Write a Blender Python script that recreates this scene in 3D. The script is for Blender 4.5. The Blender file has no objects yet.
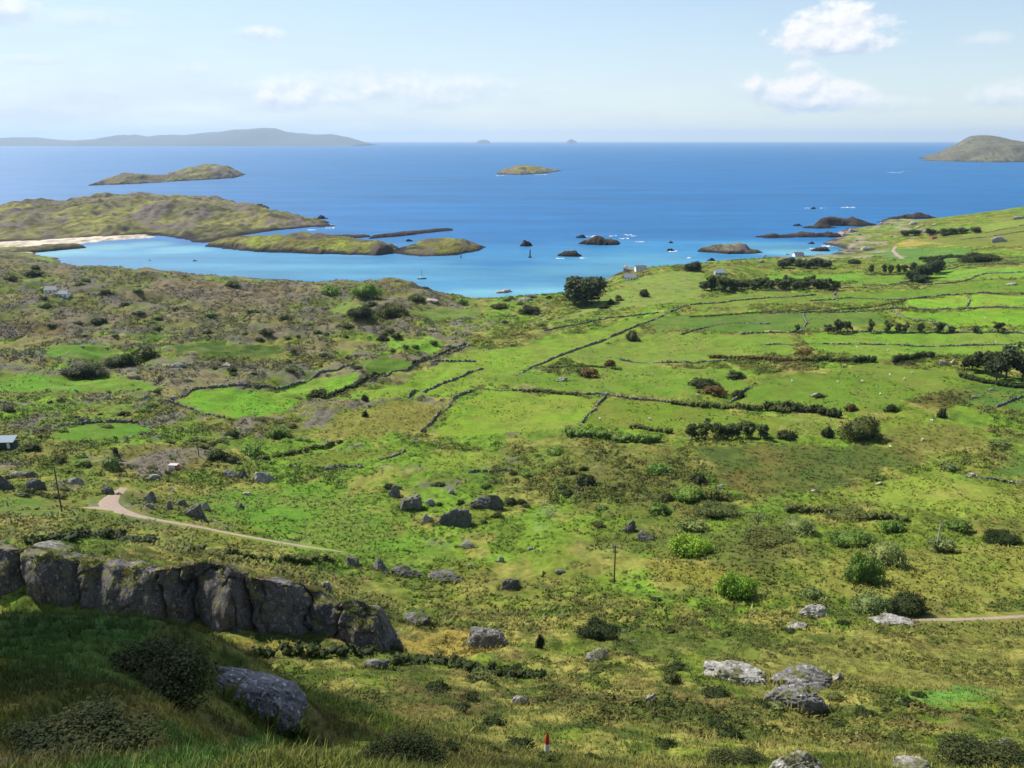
import bpy, bmesh, math, random
import numpy as np
from mathutils import Vector, Matrix

random.seed(7)
R = np.random.default_rng(11)
SC = bpy.context.scene
COL = SC.collection

# ------------------------------------------------------------------ camera numbers
F = 804.0
HC = 150.0                              # eye height above the sea
TH = math.atan(244 / F)                 # camera pitch below the horizon
CT, ST = math.cos(TH), math.sin(TH)


def rowt(row):                          # (drop per forward metre, forward factor) of a picture row
    v = (384 - np.asarray(row, float)) / F
    w = CT + v * ST
    return (ST - v * CT) / w, w


def depth_of(p):
    return p[1] * CT + (HC - p[2]) * ST


def sea_pt(px, row):                    # where a sight line meets the sea
    t, w = rowt(row)
    y = HC / t
    return np.array([(px - 512) / F * y / w, y])


# ------------------------------------------------------------------ noise
def _hash(ix, iy, seed):
    h = (ix.astype(np.int64) * 374761393 + iy.astype(np.int64) * 668265263 + seed * 1442695041) & 0xFFFFFFFF
    h = ((h ^ (h >> 13)) * 1274126177) & 0xFFFFFFFF
    h = (h ^ (h >> 16)) & 0xFFFFFFFF
    return h / 4294967295.0


def vnoise(x, y, seed=0):               # value noise 0..1
    x = np.asarray(x, float); y = np.asarray(y, float)
    ix = np.floor(x); iy = np.floor(y)
    fx = x - ix; fy = y - iy
    fx = fx * fx * (3 - 2 * fx); fy = fy * fy * (3 - 2 * fy)
    a = _hash(ix, iy, seed); b = _hash(ix + 1, iy, seed)
    c = _hash(ix, iy + 1, seed); d = _hash(ix + 1, iy + 1, seed)
    return (a * (1 - fx) + b * fx) * (1 - fy) + (c * (1 - fx) + d * fx) * fy


def fbm(x, y, seed=0, octv=4, gain=.5):
    s = 0; a = 1; t = 0
    for i in range(octv):
        c, d = math.cos(i * 1.1), math.sin(i * 1.1)
        s = s + a * vnoise((x * c - y * d) * 2 ** i, (x * d + y * c) * 2 ** i, seed + i * 17)
        t += a; a *= gain
    return s / t


def sstep(a, b, x):
    t = np.clip((x - a) / (b - a), 0, 1)
    return t * t * (3 - 2 * t)


def lin(c):
    c = np.asarray(c, float) / 255
    return np.where(c <= .04045, c / 12.92, ((c + .055) / 1.055) ** 2.4)


KALB = .57


def alb(r, g, b, k=None):               # photographed sunlit colour -> albedo
    return lin((r, g, b)) * (KALB if k is None else k)


# ------------------------------------------------------------------ object helpers
def np_mesh(name, V, faces, colors=None, smooth=False):
    """faces: list of int arrays (n,3) or (n,4)"""
    me = bpy.data.meshes.new(name)
    V = np.ascontiguousarray(V, dtype=np.float32)
    faces = [np.asarray(f, dtype=np.int32) for f in faces if len(f)]
    nl = sum(f.size for f in faces); npoly = sum(len(f) for f in faces)
    me.vertices.add(len(V)); me.vertices.foreach_set('co', V.ravel())
    me.loops.add(nl); me.polygons.add(npoly)
    me.loops.foreach_set('vertex_index', np.concatenate([f.ravel() for f in faces]))
    tot = np.concatenate([np.full(len(f), f.shape[1], np.int32) for f in faces])
    st = np.concatenate([[0], np.cumsum(tot)[:-1]]).astype(np.int32)
    me.polygons.foreach_set('loop_start', st)
    if smooth:
        me.polygons.foreach_set('use_smooth', np.ones(npoly, bool))
    me.update(calc_edges=True)
    if colors is not None:
        at = me.color_attributes.new('Col', 'FLOAT_COLOR', 'POINT')
        c4 = np.ones((len(V), 4), np.float32); c4[:, :3] = colors
        at.data.foreach_set('color', c4.ravel())
    return me


def link(name, me, mat=None, parent=None, loc=None):
    o = bpy.data.objects.new(name, me)
    COL.objects.link(o)
    if mat is not None and me is not None and not me.materials:
        me.materials.append(mat)
    if parent is not None:
        o.parent = parent
    if loc is not None:
        o.location = loc
    return o


def tag(o, label=None, cat=None, group=None, kind=None):
    if label: o['label'] = label
    if cat:
        o['category'] = cat
        if not kind: o['kind'] = 'thing'
    if group: o['group'] = group
    if kind: o['kind'] = kind
    return o


def grid_faces(nr, nc):
    i = np.arange(nr - 1)[:, None] * nc + np.arange(nc - 1)[None, :]
    i = i.ravel()
    return np.stack([i, i + 1, i + nc + 1, i + nc], 1)


# ------------------------------------------------------------------ materials
def new_mat(name):
    m = bpy.data.materials.new(name); m.use_nodes = True
    nt = m.node_tree
    return m, nt, nt.nodes['Principled BSDF']


def nd(nt, typ, **kw):
    n = nt.nodes.new(typ)
    for k, v in kw.items():
        if isinstance(k, str) and k.startswith('i_'):
            n.inputs[k[2:].replace('_', ' ')].default_value = v
        else:
            setattr(n, k, v)
    return n


def noise_node(nt, scale, detail=4, rough=.55, coord=None, stretch=None):
    n = nd(nt, 'ShaderNodeTexNoise'); n.inputs['Scale'].default_value = scale
    n.inputs['Detail'].default_value = detail; n.inputs['Roughness'].default_value = rough
    if coord is None:
        g = nd(nt, 'ShaderNodeNewGeometry'); coord = g.outputs['Position']
    if stretch:
        mp = nd(nt, 'ShaderNodeMapping'); mp.inputs['Scale'].default_value = stretch
        nt.links.new(coord, mp.inputs['Vector']); coord = mp.outputs['Vector']
    nt.links.new(coord, n.inputs['Vector'])
    return n.outputs['Fac']


def maprange(nt, val, a, b, c, d):
    n = nd(nt, 'ShaderNodeMapRange')
    for s, v in zip(('From Min', 'From Max', 'To Min', 'To Max'), (a, b, c, d)):
        n.inputs[s].default_value = v
    nt.links.new(val, n.inputs['Value'])
    return n.outputs['Result']


def mixc(nt, fac, a, b, mode='MIX'):
    n = nd(nt, 'ShaderNodeMix', data_type='RGBA', blend_type=mode)
    for s, v in ((0, fac), (6, a), (7, b)):
        if isinstance(v, bpy.types.NodeSocket): nt.links.new(v, n.inputs[s])
        elif s == 0: n.inputs[0].default_value = v
        else: n.inputs[s].default_value = (*v, 1)
    return n.outputs[2]


def mul_col(nt, col, val):
    n = nd(nt, 'ShaderNodeVectorMath', operation='SCALE')
    nt.links.new(col, n.inputs[0]); nt.links.new(val, n.inputs['Scale'])
    return n.outputs[0]


def mathn(nt, op, a, b=None, clamp=False):
    n = nd(nt, 'ShaderNodeMath', operation=op); n.use_clamp = clamp
    for i, v in enumerate((a, b)):
        if v is None: continue
        if isinstance(v, bpy.types.NodeSocket): nt.links.new(v, n.inputs[i])
        else: n.inputs[i].default_value = v
    return n.outputs[0]


def mat_land():
    m, nt, b = new_mat('land')
    at = nd(nt, 'ShaderNodeVertexColor', layer_name='Col')
    n1 = noise_node(nt, .9, 5, .7); n2 = noise_node(nt, .11, 4, .6); n3 = noise_node(nt, 4.5, 3, .7)
    v = mathn(nt, 'MULTIPLY', maprange(nt, n1, .25, .75, .6, 1.4), maprange(nt, n2, .3, .7, .86, 1.14))
    v = mathn(nt, 'MULTIPLY', v, maprange(nt, n3, .25, .75, .72, 1.28))
    nt.links.new(mul_col(nt, at.outputs['Color'], v), b.inputs['Base Color'])
    b.inputs['Roughness'].default_value = .95; b.inputs['Specular IOR Level'].default_value = .08
    bp = nd(nt, 'ShaderNodeBump'); bp.inputs['Strength'].default_value = .55; bp.inputs['Distance'].default_value = .3
    nt.links.new(n1, bp.inputs['Height']); nt.links.new(bp.outputs[0], b.inputs['Normal'])
    return m


def mat_leaf(name, trans=.3, attr=True, base=(.06, .1, .02), vary=True, soft=.5):
    m, nt, b = new_mat(name)
    if attr:
        at = nd(nt, 'ShaderNodeVertexColor', layer_name='Col'); col = at.outputs['Color']
    else:
        rgb = nd(nt, 'ShaderNodeRGB'); rgb.outputs[0].default_value = (*base, 1); col = rgb.outputs[0]
    if vary:
        oi = nd(nt, 'ShaderNodeObjectInfo')
        col = mixc(nt, 1.0, col, oi.outputs['Color'], 'MULTIPLY')
    b.inputs['Roughness'].default_value = .7; b.inputs['Specular IOR Level'].default_value = .15
    nt.links.new(col, b.inputs['Base Color'])
    g = nd(nt, 'ShaderNodeNewGeometry'); s1 = nd(nt, 'ShaderNodeVectorMath', operation='SCALE'); s1.inputs['Scale'].default_value = 1 - soft
    nt.links.new(g.outputs['Normal'], s1.inputs[0])
    s2 = nd(nt, 'ShaderNodeVectorMath', operation='ADD'); s2.inputs[1].default_value = (0, 0, soft); nt.links.new(s1.outputs[0], s2.inputs[0])
    s3 = nd(nt, 'ShaderNodeVectorMath', operation='NORMALIZE'); nt.links.new(s2.outputs[0], s3.inputs[0]); nt.links.new(s3.outputs[0], b.inputs['Normal'])
    tr = nd(nt, 'ShaderNodeBsdfTranslucent'); nt.links.new(col, tr.inputs['Color'])
    mx = nd(nt, 'ShaderNodeMixShader'); mx.inputs[0].default_value = trans
    nt.links.new(b.outputs[0], mx.inputs[1]); nt.links.new(tr.outputs[0], mx.inputs[2])
    nt.links.new(mx.outputs[0], nt.nodes['Material Output'].inputs['Surface'])
    return m


def mat_rock(name, dark, light, lichen=None, scale=1.0, moss=None, cells=None):
    m, nt, b = new_mat(name)
    n1 = noise_node(nt, .8 * scale, 6, .65); n2 = noise_node(nt, 5 * scale, 5, .7)
    col = mixc(nt, maprange(nt, n1, .3, .7, 0, 1), dark, light)
    n4 = noise_node(nt, 1.4 * scale, 4, .7, stretch=(1, 1, .18))
    col = mixc(nt, maprange(nt, n4, .52, .66, 0, .55), col, tuple(x * .45 for x in dark))
    if lichen:
        n3 = noise_node(nt, 2.6 * scale, 3, .5)
        col = mixc(nt, maprange(nt, n3, .6, .67, 0, .85), col, lichen)
    if moss:
        g = nd(nt, 'ShaderNodeNewGeometry'); sp = nd(nt, 'ShaderNodeSeparateXYZ')
        nt.links.new(g.outputs['Normal'], sp.inputs[0])
        f = mathn(nt, 'MULTIPLY', maprange(nt, sp.outputs['Z'], .35, .8, 0, 1),
                  maprange(nt, noise_node(nt, .5 * scale, 4, .6), .5, .6, 0, 1))
        col = mixc(nt, f, col, moss)
    if cells:
        vo = nd(nt, 'ShaderNodeTexVoronoi'); vo.inputs['Scale'].default_value = cells
        g2 = nd(nt, 'ShaderNodeNewGeometry'); nt.links.new(g2.outputs['Position'], vo.inputs['Vector'])
        sx = nd(nt, 'ShaderNodeSeparateXYZ'); nt.links.new(vo.outputs['Color'], sx.inputs[0])
        col = mul_col(nt, col, maprange(nt, sx.outputs['X'], 0, 1, .35, 1.6))
        col = mul_col(nt, col, maprange(nt, vo.outputs['Distance'], .35, .75, 1.0, .35))
    n5 = noise_node(nt, .55 * scale, 3, .6, stretch=(1, 1, .4))
    ck = maprange(nt, mathn(nt, 'ABSOLUTE', mathn(nt, 'SUBTRACT', n5, .5)), 0, .012, .35, 1)
    v = mathn(nt, 'MULTIPLY', maprange(nt, n2, .25, .75, .55, 1.45), ck)
    nt.links.new(mul_col(nt, col, v), b.inputs['Base Color'])
    b.inputs['Roughness'].default_value = .9; b.inputs['Specular IOR Level'].default_value = .2
    bp = nd(nt, 'ShaderNodeBump'); bp.inputs['Strength'].default_value = .7; bp.inputs['Distance'].default_value = .15 / scale
    h = mathn(nt, 'ADD', mathn(nt, 'ADD', n1, mathn(nt, 'MULTIPLY', n2, .5)), mathn(nt, 'MULTIPLY', ck, .6)); nt.links.new(h, bp.inputs['Height'])
    nt.links.new(bp.outputs[0], b.inputs['Normal'])
    return m


def mat_plain(name, col, rough=.7, vary=.25, scale=3.0, metal=0):
    m, nt, b = new_mat(name)
    n = noise_node(nt, scale, 5, .65)
    rgb = nd(nt, 'ShaderNodeRGB'); rgb.outputs[0].default_value = (*col, 1)
    nt.links.new(mul_col(nt, rgb.outputs[0], maprange(nt, n, .25, .75, 1 - vary, 1 + vary)), b.inputs['Base Color'])
    b.inputs['Roughness'].default_value = rough; b.inputs['Metallic'].default_value = metal
    return m


M = dict(
    land=mat_land(),
    leaf=mat_leaf('foliage', .3, soft=.5),
    grass=mat_leaf('grass_blades', .2, vary=False, soft=.78),
    rock=mat_rock('grey_rock', (.10, .095, .09), (.21, .2, .185), (.40, .39, .36), moss=(.08, .09, .03)),
    pale=mat_rock('pale_rock', (.2, .19, .17), (.38, .365, .335), (.5, .49, .46), moss=(.10, .10, .04)),
    dark=mat_rock('dark_rock', (.075, .07, .066), (.15, .14, .13), (.28, .27, .25), moss=(.06, .08, .02)),
    cliff=mat_rock('cliff_rock', (.07, .06, .06), (.145, .13, .127), (.27, .25, .24), .8, moss=(.13, .13, .03)),
    searock=mat_rock('sea_rock', (.03, .028, .03), (.07, .062, .058), None, .3),
    pink=mat_rock('pinkish_rock', (.30, .22, .18), (.48, .40, .35), (.6, .56, .5), .4),
    wall=mat_rock('wall_stone', (.13, .13, .11), (.30, .29, .26), (.5, .48, .44), 1.0, moss=(.09, .11, .03), cells=1.6),
    bark=mat_plain('bark', (.07, .055, .04), .9),
    wood=mat_plain('weathered_pole', (.10, .08, .06), .85),
    track=mat_plain('gravel', tuple(alb(178, 156, 136)), .95, .3, 1.2),
    white=mat_plain('white_render', (.8, .79, .76), .8, .06),
    slate=mat_plain('slate', (.13, .14, .16), .6, .2),
    paleroof=mat_plain('pale_roof', (.24, .30, .34), .9, .1),
    glass=mat_plain('window_glass', (.03, .035, .04), .15, .1),
    door=mat_plain('painted_door', (.2, .06, .04), .5, .1),
    redroof=mat_plain('red_roof', (.38, .13, .07), .7, .2),
    green=mat_plain('dark_green_wall', (.03, .05, .045), .7, .2),
    metal=mat_plain('grey_metal', (.45, .46, .47), .5, .1),
    red=mat_plain('red_paint', (.5, .03, .02), .5, .1),
    hull=mat_plain('boat_hull', (.06, .07, .1), .5, .1),
    hutroof=mat_plain('hut_paint', (.42, .36, .33), .8, .15),
    wool=mat_plain('wool', (.62, .58, .50), .95, .15),
)

# ------------------------------------------------------------------ terrain: control heights
CP = []


def r_(px, *pairs):
    for row, y in pairs:
        t, w = rowt(row)
        CP.append(((px - 512) / F * y / w, y, HC - t * y))


def z_(px, *pairs):
    for y, z in pairs:
        CP.append(((px - 512) / F * y, y, z))


r_(-150, (240, 900), (262, 700), (290, 600), (350, 440), (400, 330), (450, 250), (500, 182), (530, 135), (545, 114), (690, 14), (620, 22))
z_(-150, (1100, 22), (1260, 8), (1500, -6), (98, 83), (60, 100))
r_(0, (257, 850), (270, 740), (290, 650), (310, 580), (350, 470), (400, 350), (450, 265), (500, 190), (535, 135), (550, 114), (612, 101), (627, 22), (690, 15.5), (768, 11.5))
z_(0, (980, 20), (1130, 2), (1250, -6), (60, 98))
r_(130, (275, 740), (290, 670), (310, 600), (350, 485), (400, 365), (450, 280), (500, 200), (540, 140), (556, 116), (625, 100), (638, 22), (700, 16), (768, 12.5))
z_(130, (850, 14), (900, -3), (1060, -10), (60, 100), (82, 90))
r_(200, (281, 775), (310, 620), (350, 495), (400, 375), (450, 290), (500, 216), (545, 155), (570, 118), (632, 99), (668, 23))
z_(200, (900, 4), (960, -8), (60, 99))
r_(256, (284, 800), (310, 640), (350, 505), (400, 385), (450, 300), (500, 236), (545, 172), (578, 122), (640, 98), (665, 25), (768, 17))
z_(256, (880, 2), (960, -8), (60, 98))
r_(330, (285, 800), (350, 508), (400, 388), (450, 303), (500, 240), (548, 182), (592, 132), (642, 103), (700, 40), (768, 22))
r_(384, (285, 790), (310, 640), (350, 510), (400, 390), (450, 305), (500, 242), (550, 192), (600, 150), (640, 118), (700, 65), (768, 28))
z_(384, (860, 3), (920, -8), (1100, -12))
r_(430, (290, 775), (300, 720), (310, 650))
z_(430, (806, 1.0), (840, -7))
r_(470, (299, 770))
z_(470, (800, -2.5))
r_(512, (320, 640), (350, 520), (400, 395), (450, 308), (500, 245), (550, 196), (600, 155), (650, 115), (700, 75), (768, 36))
z_(512, (770, 3), (810, -3), (900, -10), (1200, -12))
r_(580, (290, 775), (320, 625), (350, 518), (450, 307), (550, 195), (650, 115))
z_(580, (840, -2), (900, -9))
r_(640, (268, 890), (290, 740), (320, 610), (350, 515), (400, 392), (450, 306), (500, 243), (550, 194), (600, 153), (650, 115), (700, 76), (768, 38))
z_(640, (975, 0), (1040, -10), (1300, -12))
r_(700, (264, 940))
z_(700, (1020, 0), (1080, -8))
r_(768, (259, 980), (275, 830), (290, 720), (310, 620), (350, 490), (400, 380), (450, 300), (500, 240), (550, 190), (600, 152), (650, 115), (700, 78), (768, 40))
z_(768, (1075, 1), (1130, -5), (1400, -10))
r_(810, (257, 1040))
z_(810, (1110, 0.5), (1150, -4), (1350, -8))
z_(845, (1240, 5), (1340, 3), (1440, 1), (1520, -6))
r_(896, (224, 1440), (235, 1270), (250, 1090), (262, 930), (275, 810), (290, 690), (310, 590), (350, 470), (400, 365), (450, 290), (500, 236), (550, 190), (600, 155), (650, 118), (700, 82), (768, 42))
z_(896, (1600, 2), (1720, -8))
r_(960, (215, 1450))
z_(960, (1590, 5), (1700, -8))
r_(1024, (208, 1450), (222, 1200), (240, 980), (262, 800), (290, 640), (310, 560), (350, 450), (400, 355), (450, 285), (500, 235), (550, 190), (600, 156), (650, 120), (700, 84), (768, 44))
z_(1024, (1700, 22), (1950, -10))
r_(1180, (200, 1450), (216, 1200), (256, 800), (304, 560), (395, 355), (495, 235), (595, 156), (695, 86), (765, 48))
z_(1180, (1700, 30), (1950, -10))
CP += [(0, 0, 148.3), (0, 10, 140.6), (0, 20, 131.2), (0, 28, 124.4), (-9, 3, 145.6), (-14, 0, 149), (14, 0, 147.5), (12, 10, 139.5),
       (22, 22, 129), (0, -8, 150.5), (-16, -8, 153), (16, -8, 150), (-6, 10, 141), (-4, 20, 132.6)]
CP = np.array(CP)
AMAX = .95; Y0 = 25.0
YMIN, YMAX = -8.0, 2000.0
NA, NS = 1200, 1360
SMIN, SMAX = math.log(YMIN + Y0), math.log(YMAX + Y0)
ag = np.linspace(-AMAX, AMAX, NA)
sg = np.linspace(SMIN, SMAX, NS)


def to_as(x, y):
    y = np.asarray(y, float)
    return np.asarray(x) / (y + Y0), np.log(np.maximum(y + Y0, 1.0))


def tps_fit(P, z, lam=1e-5):
    n = len(P)
    d2 = ((P[:, None] - P[None]) ** 2).sum(-1)
    K = .5 * d2 * np.log(d2 + 1e-12) + lam * np.eye(n)
    A = np.zeros((n + 3, n + 3)); A[:n, :n] = K
    A[:n, n] = 1; A[:n, n + 1:] = P; A[n:, :n] = A[:n, n:].T
    b = np.zeros(n + 3); b[:n] = z
    return np.linalg.solve(A, b)


ca, cs = to_as(CP[:, 0], CP[:, 1])
PC = np.stack([ca, cs], 1)
# heights are fitted as drop per metre, which keeps the near and far errors alike
TW = tps_fit(PC, (HC - CP[:, 2]) / (CP[:, 1] + Y0), 2e-5)
CA0, CA1 = -.80, .80


def base_h(a, s):
    a = np.clip(a, CA0, CA1)
    out = np.full(a.shape, TW[-3]) + TW[-2] * a + TW[-1] * s
    for k in range(len(PC)):
        d2 = (a - PC[k, 0]) ** 2 + (s - PC[k, 1]) ** 2
        out += TW[k] * .5 * d2 * np.log(d2 + 1e-12)
    return HC - out * np.exp(s)


# coarse evaluation, then smooth upsampling
ca_, cs_ = np.linspace(-AMAX, AMAX, 241), np.linspace(SMIN, SMAX, 341)
HB = base_h(*np.meshgrid(ca_, cs_))


def bil(G, a, s, aa, ss):
    fi = np.clip((a - aa[0]) / (aa[1] - aa[0]), 0, len(aa) - 1.001)
    fj = np.clip((s - ss[0]) / (ss[1] - ss[0]), 0, len(ss) - 1.001)
    i = fi.astype(int); j = fj.astype(int); u = fi - i; v = fj - j
    if G.ndim == 3: u = u[..., None]; v = v[..., None]
    return (G[j, i] * (1 - u) + G[j, i + 1] * u) * (1 - v) + (G[j + 1, i] * (1 - u) + G[j + 1, i + 1] * u) * v


AG, SG = np.meshgrid(ag, sg)
YG = np.exp(SG) - Y0
XG = AG * (YG + Y0)
H0 = bil(HB, AG, SG, ca_, cs_)
FAR = sstep(60, 250, YG)
H0 = H0 + FAR * ((fbm(XG / 90, YG / 90, 3, 3) - .5) * 5.0 + (fbm(XG / 28, YG / 28, 5, 3) - .5) * 2.2)

MOOR = sstep(330, 420, YG) * (1 - sstep(900, 980, YG)) * (1 - sstep(-.14, -.02, AG))
rid = 1 - np.abs(fbm(XG / 60 + YG / 240, YG / 46, 15, 4, .55) * 2 - 1)
H0 = H0 + MOOR * ((rid - .72) * 11 + (fbm(XG / 16, YG / 16, 17, 3) - .5) * 3.5) * sstep(3, 12, H0)


class Ground:
    H = H0


def hgt(x, y):
    a, s = to_as(x, y)
    return bil(Ground.H, np.atleast_1d(a), np.atleast_1d(s), ag, sg)


YR = np.exp(np.linspace(math.log(YMIN + Y0 + 14), SMAX, 2600)) - Y0


def cast(px, row):
    """sight lines of the picture -> points on the ground (n,3)"""
    px = np.atleast_1d(np.asarray(px, float)); row = np.atleast_1d(np.asarray(row, float))
    out = np.zeros((len(px), 3))
    for i0 in range(0, len(px), 400):
        p = px[i0:i0 + 400]; t, w = rowt(row[i0:i0 + 400])
        X = ((p - 512) / F / w)[:, None] * YR[None]
        Z = HC - t[:, None] * YR[None]
        d = Z - hgt(X, np.broadcast_to(YR, X.shape))
        hit = d < 0
        k = np.where(hit.any(1), hit.argmax(1), len(YR) - 1)
        k0 = np.maximum(k - 1, 0); n = np.arange(len(p))
        f = np.clip(d[n, k0] / (d[n, k0] - d[n, k] + 1e-9), 0, 1)
        y = YR[k0] + (YR[k] - YR[k0]) * f
        out[i0:i0 + 400, 0] = (p - 512) / F / w * y
        out[i0:i0 + 400, 1] = y
    out[:, 2] = hgt(out[:, 0], out[:, 1])
    return out


def inside(poly, x, y):
    r = np.zeros(x.shape, bool); n = len(poly)
    for i in range(n):
        x1, y1 = poly[i]; x2, y2 = poly[(i + 1) % n]
        if y1 == y2: continue
        c = ((y1 > y) != (y2 > y)) & (x < (x2 - x1) * (y - y1) / (y2 - y1) + x1)
        r ^= c
    return r


def seg_dist(poly, x, y):
    d = np.full(x.shape, 1e9); n = len(poly)
    for i in range(n):
        a = poly[i]; b = poly[(i + 1) % n]; ab = b - a
        t = np.clip(((x - a[0]) * ab[0] + (y - a[1]) * ab[1]) / (ab @ ab + 1e-9), 0, 1)
        d = np.minimum(d, np.hypot(x - a[0] - t * ab[0], y - a[1] - t * ab[1]))
    return d


# ------------------------------------------------------------------ land cover
wx = XG + (fbm(XG / 14, YG / 14, 21, 3) - .5) * 12 * sstep(40, 400, YG) + (fbm(XG / 2.5, YG / 2.5, 27, 2) - .5) * 3
wy = YG + (fbm(XG / 14, YG / 14, 22, 3) - .5) * 16 * sstep(40, 400, YG) + (fbm(XG / 2.5, YG / 2.5, 28, 2) - .5) * 4

n1 = fbm(XG / 38, YG / 60, 31, 4); n2 = fbm(XG / 9, YG / 14, 41, 3); n3 = fbm(XG / 2.4, YG / 3.2, 51, 3)
olive, straw, brown, dgreen, mid = alb(124, 140, 50), alb(162, 154, 80), alb(118, 104, 62), alb(80, 102, 38), alb(120, 158, 46)
C = np.empty(XG.shape + (3,)); C[:] = olive


def blend(c, f):
    C[:] = C * (1 - f[..., None]) + np.asarray(c) * f[..., None]


blend(mid, sstep(.46, .62, n1) * .85)
blend(straw, sstep(.5, .68, n2) * .75)
blend(brown, sstep(.54, .7, fbm(XG / 20, YG / 30, 61, 4)) * .45)
blend(dgreen, sstep(.5, .66, n3) * .42)
blend(dgreen, sstep(.55, .7, fbm(XG / 16, YG / 24, 71, 4)) * .4)
NEAR = 1 - sstep(120, 200, YG)
blend(straw * 1.1, NEAR * sstep(.5, .6, fbm(XG / 4.5, YG / 4.5, 33, 4)) * .75)
blend(brown, NEAR * sstep(.54, .62, fbm(XG / 6, YG / 6, 34, 4)) * .65)
blend(dgreen * .8, NEAR * sstep(.5, .6, fbm(XG / 3.2, YG / 3.2, 35, 3)) * .7)
rough = np.ones(XG.shape)


def zone(pts, col, amt=1.0, rg=None, tex=.25, tcol=None, fe=5.0):
    p = cast([q[0] for q in pts], [q[1] for q in pts])[:, :2]
    lo = p.min(0) - 15; hi = p.max(0) + 15
    m = (wx > lo[0]) & (wx < hi[0]) & (wy > lo[1]) & (wy < hi[1])
    ii = np.where(m)
    if len(ii[0]) == 0: return
    ins = inside(p, wx[ii], wy[ii])
    ii = (ii[0][ins], ii[1][ins])
    k = amt * (1 - tex * sstep(.35, .75, n2[ii])) if tex else amt * np.ones(len(ii[0]))
    if fe:
        k = k * sstep(0, fe * min(1, p[:, 1].mean() / 200), seg_dist(p, wx[ii], wy[ii]) + (n3[ii] - .5) * fe * 1.2)
    c = np.asarray(col)
    if tcol is not None:
        f = sstep(.42, .62, .5 * n2[ii] + .5 * n1[ii])[:, None]; c = c * (1 - f) + np.asarray(tcol) * f
    C[ii] = C[ii] * (1 - k[:, None]) + c * k[:, None]
    if rg is not None: rough[ii] = rg


heath, heath2, tan = alb(108, 104, 72), alb(128, 106, 84), alb(150, 138, 70)
# moorland and scrub, back to front
zone([(-150, 240), (0, 250), (140, 274), (300, 284), (430, 286), (470, 310), (400, 330), (250, 335), (100, 335), (-150, 330)], heath, .65, 1.2, tcol=alb(112, 120, 58))
zone([(150, 280), (220, 281), (300, 287), (330, 296), (260, 303), (190, 300), (150, 290)], heath2, .75, 1.2)
zone([(0, 320), (60, 318), (110, 328), (60, 336), (0, 340)], alb(120, 92, 70), .6, 1.2)
zone([(160, 440), (200, 445), (230, 470), (170, 475), (90, 470), (100, 450)], alb(122, 108, 66), .7)
zone([(360, 405), (420, 400), (440, 408), (430, 430), (380, 442), (310, 436), (330, 418)], alb(140, 134, 62), .8, .6)
zone([(440, 446), (600, 440), (700, 445), (700, 480), (600, 500), (500, 480)], alb(112, 112, 54), .6)
zone([(690, 445), (760, 442), (880, 445), (935, 452), (930, 468), (860, 480), (825, 492), (780, 500), (720, 488)], alb(82, 98, 46), .9, .6, tcol=alb(98, 88, 46))
zone([(560, 470), (690, 470), (760, 510), (680, 530), (560, 520)], alb(98, 100, 46), .6)
zone([(790, 560), (850, 548), (1060, 540), (1060, 592), (960, 600), (880, 602), (800, 590)], alb(148, 148, 68), .8, .7, tcol=alb(120, 136, 52))
zone([(620, 556), (700, 560), (760, 575), (730, 590), (650, 585)], alb(146, 140, 58), .8, .6)
zone([(540, 640), (640, 625), (760, 625), (850, 640), (830, 665), (700, 660), (600, 655)], alb(92, 108, 44), .7)
zone([(700, 660), (850, 640), (1060, 630), (1060, 690), (900, 690), (780, 720)], alb(146, 142, 72), .6)
zone([(370, 644), (420, 632), (470, 630), (520, 645), (500, 655), (430, 658)], alb(172, 152, 74), .85)
zone([(85, 600), (110, 592), (150, 602), (205, 620), (262, 640), (335, 646), (300, 655), (220, 640), (150, 622), (90, 612)], alb(176, 158, 60), .9, .6)
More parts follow.
